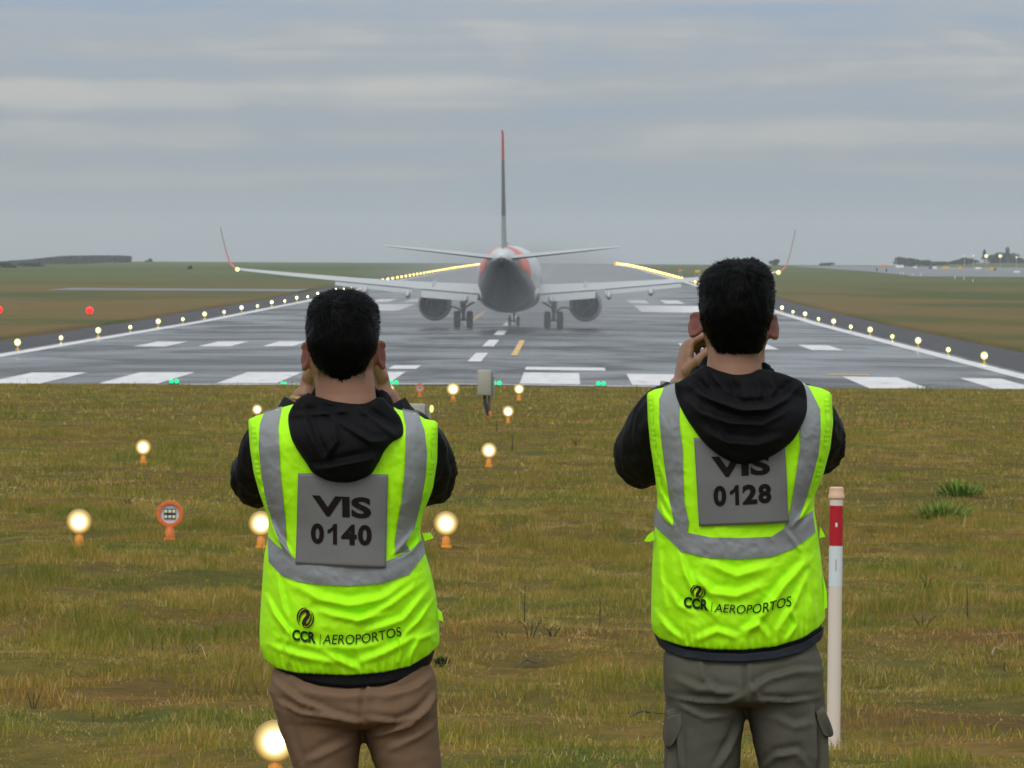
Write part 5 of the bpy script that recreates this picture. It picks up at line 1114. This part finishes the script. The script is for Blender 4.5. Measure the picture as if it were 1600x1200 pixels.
VIS = 'person in a yellow vest numbered '
LP = dict(cx=536, label='person in brown trousers and yellow safety vest numbered 0140 photographing the airliner', seed=3, hx=535.5, htop=455, neckx=541, necky=628, neckw=94,
    earl=(478.5, 557), earr=(595, 555), earh=.0285, earw=.0165, eara=math.radians(42), eart=math.radians(-8), nape=588, stub=.95, stubw=.05,
    hair=[(456.5, 520, 548, -.03, .03), (459.5, 508, 562, -.05, .055), (466, 496, 575, -.073, .078), (477, 486, 585, -.092, .094), (492, 481, 590, -.106, .10), (512, 479, 592, -.112, .092), (532, 479.5, 591, -.112, .035), (548, 483, 588, -.108, .02), (564, 490, 580, -.100, .01), (578, 498, 572, -.090, .0), (588, 510, 560, -.083, -.01), (594, 522, 548, -.078, -.02)],
    whorl=(-.015, -.085), swirl=.35, len=(.004, .013), lift=(.06, .45), tous=.0045,
    arml=((-.155, .04, 1.385), (-.185, .22, 1.285), (-.085, .235, 1.475), (.18, .55, .75), (1, 0, 0), (0, -.6, .8), (.5, .9, .7), 1.0), armr=((.160, .04, 1.385), (.180, .22, 1.285), (.082, .235, 1.475), (-.18, .55, .75), (-1, 0, 0), (0, -.6, .8), (.5, .9, .7), 1.0),
    slvl=((-.110, .03, 1.41, .052), (-.150, .05, 1.365, .060), (-.168, .12, 1.315, .062), (-.183, .19, 1.288, .059), (-.178, .225, 1.31, .055), (-.130, .235, 1.385, .047), (-.095, .237, 1.45, .038)),
    slvr=((.120, .03, 1.41, .052), (.158, .05, 1.365, .062), (.172, .12, 1.32, .064), (.180, .19, 1.298, .058), (.172, .225, 1.315, .054), (.128, .235, 1.385, .047), (.092, .237, 1.45, .038)),
    hips=[(1010, 440, 662, .09, .0), (1035, 432, 670, .10, .0), (1055, 424, 680, .112, -.004), (1080, 423, 683, .122, -.012), (1105, 428, 683, .128, -.015), (1122, 434, 683, .125, -.013), (1134, 445, 680, .10, -.005)],
    legl=[(1128, 434, 566), (1160, 447, 563), (1200, 460, 559), (1300, 470, 556), (1500, 480, 552), (1690, 484, 550)], legr=[(1128, 566, 684), (1160, 573, 686), (1200, 588, 690), (1300, 595, 692), (1500, 604, 692), (1690, 610, 692)], trm=M_tan,
    tfolds=[([(425, 1065), (470, 1095), (520, 1115), (562, 1125)], .007, .008), ([(430, 1095), (470, 1112), (520, 1118), (563, 1126)], .006, .006), ([(572, 1150), (600, 1145), (640, 1130), (680, 1090)], .008, .008), ([(572, 1120), (620, 1128), (665, 1112), (682, 1080)], .006, .007), ([(570, 1062), (566, 1095), (564, 1130)], -.006, .006), ([(440, 1100), (455, 1160), (470, 1200)], .004, .008), ([(600, 1090), (650, 1075), (682, 1050)], .006, .009), ([(610, 1170), (650, 1150), (685, 1130)], .006, .009), ([(480, 1190), (520, 1170), (558, 1150)], .005, .010), ([(470, 1080), (540, 1088), (620, 1082)], .005, .012)], pockets=[],
    vl=[(388, 640), (387.5, 665), (390, 700), (396, 740), (406, 775), (420, 812), (418, 840), (412, 870), (408, 930), (405, 980), (405.5, 1010), (414, 1035), (425, 1060)],
    vr=[(684, 640), (684, 665), (683, 720), (676, 765), (660, 805), (656, 828), (661, 855), (672, 890), (681, 930), (685, 968), (687, 1000), (683, 1022), (676, 1045)],
    vhem=[(400, 1010), (412, 1034), (430, 1045), (460, 1050.5), (545, 1053.5), (600, 1049), (640, 1041), (668, 1026), (690, 1008)], jhem=[(410, 1030), (425, 1044), (450, 1058), (500, 1070), (545, 1074), (600, 1070), (645, 1059), (672, 1040), (690, 1012)],
    vt=[(385, 662), (389, 655), (400, 650), (430, 640), (450, 634), (480, 626), (540, 625), (600, 628), (622, 640), (650, 646), (664, 655), (680, 658), (686, 664)],
    db=([.9, 1.0, 1.1, 1.2, 1.3, 1.4, 1.5], [.142, .146, .140, .135, .138, .130, .10]), df=([.9, 1.1, 1.3, 1.5], [.12, .12, .12, .09]), jacket=M_blk,
    vfolds=[([(415, 935), (428, 960), (448, 985), (462, 1000)], .008, .007), ([(432, 900), (440, 940), (450, 975)], .006, .007), ([(462, 915), (500, 935), (545, 945), (600, 935), (645, 905)], .008, .011), ([(500, 955), (560, 968), (600, 960)], .008, .009), ([(560, 968), (610, 945), (650, 915)], .007, .008), ([(575, 985), (630, 968), (672, 920)], .007, .008), ([(625, 1000), (655, 970), (680, 935)], .006, .006), ([(420, 1010), (470, 1025), (530, 1035)], .006, .009), ([(500, 1015), (540, 1035), (560, 1045)], .007, .008), ([(560, 1035), (600, 1020), (640, 1000), (670, 985)], .007, .009), ([(625, 1035), (628, 1010), (622, 985)], .005, .006), ([(450, 1040), (446, 1010), (452, 985)], .005, .006),
            ([(418, 810), (432, 840), (455, 868)], .008, .007), ([(655, 815), (640, 840), (615, 868)], .009, .007), ([(657, 835), (640, 858), (612, 872)], -.006, .005), ([(395, 720), (404, 760), (420, 805)], .004, .006), ([(676, 720), (668, 765), (652, 810)], .004, .006), ([(432, 1000), (520, 1012), (600, 1008)], .004, .010), ([(640, 1030), (655, 1000), (684, 990)], .006, .007)],
    panel=[(461.5, 881), (603, 887), (606.5, 741), (466, 739)], cardtext=[('VIS', [(489, 805), (580, 810), (580, 777), (488, 773)], .038), ('0140', [(486, 849), (581, 852), (581, 820), (486, 817)], .028)],
    print=[('@', [(463.5, 981), (491, 981), (491, 949), (463.5, 949)], 0, M_ink3, 0), ('CCR', [(456, 1000), (494, 1005), (493, 987), (457, 983)], .045, M_ink2, 0), ('|', [(499.6, 1006), (500.6, 1006), (501.6, 990), (500.6, 990)], 0, M_ink2, 0), ('AEROPORTOS', [(504, 1006), (628, 994), (626, 979), (507, 991)], .004, M_ink2, 4.5)],
    bands=[('b', [(410, 644), (404, 665), (403, 700), (407, 740), (413, 780), (424, 820), (437, 850), (445, 868)], [(438, 637), (434, 665), (436, 700), (438, 740), (442, 780), (445, 815), (447, 850), (458, 875)]),
           ('b', [(627, 640), (634, 665), (634, 700), (632, 740), (628, 780), (622, 815), (617, 845), (618, 866)], [(652, 645), (663, 675), (667, 710), (665, 745), (658, 785), (648, 825), (634, 850), (640, 862)]),
           ('b', [(415, 840), (430, 852), (460, 872), (500, 882), (545, 884), (600, 878), (640, 862), (659, 846)], [(418, 880), (440, 900), (465, 908), (500, 913), (545, 914.5), (600, 911), (640, 897), (664, 868)])],
    tabs=[[(660, 833), (672, 832), (678, 840), (664, 845)], [(684, 950), (690, 956), (693, 970), (686, 968)]],
    hood=[(462, 625), (480, 618), (520, 628), (565, 632), (592, 622), (606, 632), (625, 655), (629, 680), (612, 692), (600, 706), (590, 725), (577, 743), (548, 754), (515, 752), (490, 740), (477, 722), (462, 700), (453, 680), (449, 650)], hoodc=(535, 690), hoodt=.050,
    hfolds=[([(500, 640), (540, 665), (580, 690), (605, 690)], .009, .008), ([(470, 640), (490, 690), (510, 730)], .007, .009), ([(560, 640), (590, 660), (615, 680)], .008, .008), ([(490, 735), (540, 725), (590, 715)], .008, .010), ([(520, 650), (525, 690), (505, 720)], .006, .008), ([(455, 650), (500, 648), (540, 642)], .007, .008)], collar=622)
RPP = dict(cx=1150, label='person in olive cargo trousers and yellow safety vest numbered 0128 photographing the airliner', seed=8, hx=1151, htop=406, neckx=1147, necky=580, neckw=85,
    earl=(1087, 508), earr=(1206, 511), earh=.0265, earw=.0205, eara=math.radians(60), eart=math.radians(-22), nape=548, stub=.35, stubw=.045,
    hair=[(408, 1138, 1178, -.03, .03), (411, 1131, 1185, -.055, .055), (417, 1116, 1196, -.08, .08), (429, 1102, 1205, -.10, .096), (445, 1094, 1209, -.114, .10), (470, 1092.5, 1209.5, -.120, .092), (490, 1093, 1207, -.119, .04), (505, 1096, 1203, -.114, .02), (520, 1102, 1198, -.107, .01), (534, 1110, 1194, -.098, .0), (544, 1116, 1189, -.092, -.01), (550, 1120, 1185, -.086, -.02), (552, 1130, 1175, -.08, -.03)],
    whorl=(.01, -.09), swirl=.6, len=(.005, .019), lift=(.02, .16), tous=.008,
    arml=((-.160, .04, 1.44), (-.186, .19, 1.35), (-.108, .215, 1.50), (.13, .30, .95), (1, .25, 0), (.25, -.95, .2), (.95, 1.35, .9), 1.0), armr=((.155, .04, 1.44), (.170, .22, 1.36), (.050, .25, 1.515), (.10, .35, .9), (-1, 0, 0), (0, -.6, .8), (.5, .9, .7), 1.0),
    slvl=((-.115, .03, 1.47, .050), (-.155, .05, 1.432, .060), (-.178, .11, 1.378, .065), (-.186, .175, 1.345, .066), (-.178, .205, 1.36, .058), (-.145, .213, 1.43, .046), (-.128, .215, 1.482, .034)),
    slvr=((.120, .03, 1.47, .050), (.155, .05, 1.432, .060), (.170, .12, 1.398, .062), (.176, .19, 1.366, .058), (.165, .225, 1.38, .052), (.105, .245, 1.45, .045), (.06, .25, 1.50, .036)),
    hips=[(980, 1055, 1265, .09, .0), (1005, 1044, 1275, .10, .0), (1022, 1038, 1281, .112, -.004), (1045, 1037, 1284, .120, -.012), (1070, 1038, 1285, .127, -.015), (1088, 1040, 1286, .124, -.013), (1099, 1048, 1280, .10, -.005)],
    legl=[(1094, 1040, 1164), (1150, 1042, 1158.5), (1200, 1041, 1154), (1300, 1045, 1150), (1500, 1055, 1147), (1690, 1062, 1145)], legr=[(1094, 1163, 1287), (1150, 1176, 1290), (1200, 1187, 1293), (1300, 1194, 1293), (1500, 1205, 1290), (1690, 1214, 1288)], trm=M_olv,
    tfolds=[([(1045, 1090), (1090, 1094), (1135, 1093), (1160, 1085)], .006, .006), ([(1185, 1090), (1230, 1094), (1283, 1090)], .006, .005), ([(1095, 1030), (1100, 1060), (1120, 1080), (1160, 1082)], .005, .008), ([(1168, 1080), (1200, 1060), (1240, 1050), (1282, 1050)], .008, .009), ([(1175, 1070), (1188, 1092), (1195, 1097)], .005, .005), ([(1163, 1035), (1164, 1060), (1165, 1090)], -.007, .006), ([(1120, 1200), (1145, 1160), (1162, 1120)], .007, .008), ([(1060, 1100), (1100, 1120), (1150, 1115)], .006, .007), ([(1195, 1200), (1215, 1180), (1245, 1175), (1262, 1200)], .007, .008), ([(1055, 1060), (1090, 1075), (1140, 1078)], .005, .009), ([(1270, 1105), (1272, 1150), (1275, 1200)], .006, .005), ([(1060, 1120), (1062, 1160), (1065, 1200)], .005, .005), ([(1210, 1120), (1240, 1135), (1268, 1130)], .004, .01)],
    pockets=[('cargo_pocket', [(1040, 1108), (1064, 1106), (1064, 1200), (1063, 1290), (1041, 1290)], -.085, .08), ('pocket_flap', [(1040.5, 1118), (1052, 1113), (1066, 1112), (1063, 1134), (1048, 1162), (1037, 1159)], -.098, .085), ('cargo_pocket', [(1270, 1108), (1288, 1106), (1294, 1200), (1295, 1290), (1272, 1290)], -.085, .08), ('pocket_flap', [(1272, 1108), (1286, 1106), (1300, 1142), (1287, 1147), (1277, 1128)], -.098, .085)],
    vl=[(1012, 600), (1011.5, 620), (1013, 660), (1017, 700), (1024, 745), (1028, 780), (1025, 810), (1022, 840), (1019.5, 880), (1018, 930), (1017.5, 975), (1022, 995), (1030, 1012)],
    vr=[(1300, 600), (1300.5, 625), (1302.5, 660), (1298, 700), (1286, 745), (1272, 778), (1273, 800), (1278, 830), (1283, 870), (1288, 920), (1290, 960), (1289.5, 985), (1284, 1010)],
    vhem=[(1012, 975), (1020, 990), (1032, 1000), (1065, 1009), (1110, 1013), (1160, 1014), (1210, 1009), (1255, 996), (1282, 981), (1295, 968)], jhem=[(1015, 1000), (1030, 1010), (1042, 1018), (1070, 1026), (1110, 1030), (1160, 1031), (1210, 1027), (1255, 1017), (1284, 1002), (1295, 990)],
    hemband=[(1015, 985), (1030, 998), (1042, 1005), (1070, 1014.5), (1110, 1019), (1160, 1020), (1210, 1015.5), (1255, 1004), (1284, 990), (1295, 978)],
    vt=[(1008, 622), (1013, 614), (1022, 609), (1040, 605), (1060, 596), (1090, 582), (1150, 580), (1210, 582), (1245, 596), (1262, 602), (1285, 607), (1297, 613), (1303, 622)],
    db=([.9, 1.0, 1.1, 1.2, 1.3, 1.4, 1.5], [.142, .146, .142, .136, .138, .134, .11]), df=([.9, 1.1, 1.3, 1.5], [.12, .12, .12, .09]), jacket=M_blk,
    vfolds=[([(1062, 868), (1072, 900), (1090, 935), (1118, 962)], .009, .008), ([(1085, 900), (1110, 925), (1150, 930), (1190, 915)], .008, .010), ([(1165, 990), (1195, 955), (1225, 915), (1262, 878)], .010, .010), ([(1105, 880), (1150, 898), (1200, 885)], .007, .010), ([(1215, 985), (1240, 945), (1262, 900)], .007, .008), ([(1262, 895), (1270, 940), (1278, 975)], .006, .006), ([(1030, 850), (1032, 900), (1040, 950)], .006, .008), ([(1025, 960), (1045, 985), (1065, 1000)], .006, .008), ([(1160, 985), (1185, 975), (1200, 995)], .006, .007), ([(1085, 1000), (1120, 985), (1150, 995)], .006, .008), ([(1230, 1000), (1245, 975), (1238, 955)], .006, .006), ([(1022, 740), (1032, 770), (1048, 800)], .006, .006), ([(1028, 780), (1038, 805), (1052, 822)], .006, .005), ([(1272, 780), (1255, 805), (1238, 822)], .007, .006), ([(1225, 825), (1240, 845), (1250, 860)], .004, .005), ([(1040, 915), (1060, 945), (1085, 960)], .006, .009), ([(1020, 700), (1030, 730), (1040, 760)], .004, .006)],
    panel=[(1092, 822), (1232.5, 816), (1226, 690), (1084, 684)], cardtext=[('VIS', [(1112, 746), (1203, 741), (1202, 709), (1111, 713)], .038), ('0128', [(1115, 791), (1205, 785), (1204, 755), (1114, 759)], .028)],
    print=[('@', [(1080, 935), (1103, 935), (1101, 913), (1077, 914)], 0, M_ink3, 0), ('CCR', [(1068, 949), (1106, 954), (1106, 936), (1069, 932)], .045, M_ink2, 0), ('|', [(1110.6, 955), (1111.6, 955), (1113, 940), (1112, 940)], 0, M_ink2, 0), ('AEROPORTOS', [(1115, 956), (1236, 947), (1237, 931), (1118, 943)], .004, M_ink2, 6.5)],
    bands=[('b', [(1040, 605), (1031, 625), (1031, 660), (1035, 700), (1041, 745), (1047, 785), (1053, 815), (1046, 838)], [(1060, 596), (1062, 625), (1061, 660), (1066, 700), (1067, 745), (1069, 785), (1076, 815), (1072, 845)]),
           ('b', [(1253, 600), (1262, 620), (1251, 660), (1250, 700), (1243, 745), (1238, 780), (1232, 812), (1222, 830)], [(1266, 604), (1283, 640), (1283, 680), (1280, 710), (1270, 750), (1261, 780), (1247, 815), (1240, 826)]),
           ('b', [(1026, 793), (1040, 814), (1062, 830), (1110, 839), (1160, 840), (1205, 838), (1225, 826), (1272, 800)], [(1022.5, 824), (1048, 846), (1064, 862), (1110, 871), (1160, 873), (1205, 869), (1240, 857), (1277, 834)])],
    tabs=[[(1006, 845), (1012, 836), (1021, 829), (1022, 843), (1014, 846)], [(1281, 822), (1289, 838), (1280, 840)], [(1286, 900), (1291, 925), (1292, 948), (1286, 952)]],
    hood=[(1056, 600), (1072, 592), (1095, 576), (1104, 572), (1125, 580), (1150, 586), (1175, 584), (1190, 578), (1215, 582), (1240, 590), (1257, 600), (1263, 622), (1262, 645), (1252, 668), (1238, 690), (1215, 708), (1190, 720), (1160, 726), (1132, 717), (1105, 697), (1085, 672), (1068, 645), (1058, 620)], hoodc=(1160, 650), hoodt=.058,
    hfolds=[([(1078, 600), (1100, 618), (1135, 632), (1160, 640), (1200, 638), (1230, 622), (1252, 600)], .016, .010), ([(1068, 620), (1095, 645), (1140, 660), (1190, 662), (1235, 640)], .008, .010), ([(1180, 590), (1188, 610), (1186, 630)], .008, .007), ([(1205, 592), (1212, 608), (1205, 625)], .007, .006), ([(1100, 585), (1110, 605), (1130, 622)], .008, .007), ([(1090, 670), (1130, 690), (1180, 695), (1220, 685)], .007, .011), ([(1140, 590), (1150, 610), (1150, 628)], -.010, .014), ([(1110, 640), (1120, 670), (1140, 700)], .004, .009)], collar=579)
frL, rootL = make_person(LP)
frR, rootR = make_person(RPP)
def ringband(fr, c, d, r, w, mat, name, par, face=None):
    c = Vector(c); d = Vector(d).normalized(); a = d.orthogonal().normalized(); e_ = d.cross(a); b = MB(); rg = []
    for i in range(29):
        q = 2 * math.pi * i / 28; o_ = a * math.cos(q) + e_ * math.sin(q); rg.append([c + o_ * (r + t_) + d * s_ for t_, s_ in ((0, -w), (.0035, -w), (.0035, w), (0, w))])
    b.loft(rg, cap=False)
    if face: f = Vector(face); b.ball(c + f * (r + .002), (.019, .019, .019) if False else (.017, .008, .02), 14, 8)
    return b.build(name, mat, par)
ringband(frR, (-.125, .214, 1.492), (.04, .02, .2), .0275, .009, M_steel, 'wristwatch', rootR)
ringband(frL, (-.088, .236, 1.462), (.04, .02, .2), .0285, .003, M_gold, 'bracelet', rootL)
for fr, z, x, lb in ((frL, 1.575, .0, 'smartphone in the hands of the shorter haired person'), (frR, 1.615, .006, 'smartphone raised by the person whose hood covers the VIS lettering')):
    t = thing('smartphone', lb, 'phone', fr.o + Vector((x, .315, z))); b = MB(); b.box((0, 0, 0), (.136, .009, .068), bev=.004); b.build('case', M_phone, t); b = MB(); b.box((0, -.0052, 0), (.128, .001, .062)); b.build('screen', M_screen, t)

# ------------------------------------------------------------------ air
hz = MB(); hz.box((0, 3600, 12), (3600, 7260, 80)); ho = hz.build('haze', None, smooth=False)
hm = bpy.data.materials.new('haze_air'); hm.use_nodes = True; t_ = hm.node_tree; t_.nodes.clear()
o_ = t_.nodes.new('ShaderNodeOutputMaterial'); v_ = t_.nodes.new('ShaderNodeVolumePrincipled'); v_.inputs['Color'].default_value = (.93, .96, 1, 1)
v_.inputs['Density'].default_value = .00012; v_.inputs['Anisotropy'].default_value = .2; t_.links.new(v_.outputs[0], o_.inputs['Volume'])
ho.data.materials.append(hm); setp(ho, 'thin grey haze hanging over the whole airfield', 'haze', kind='stuff')
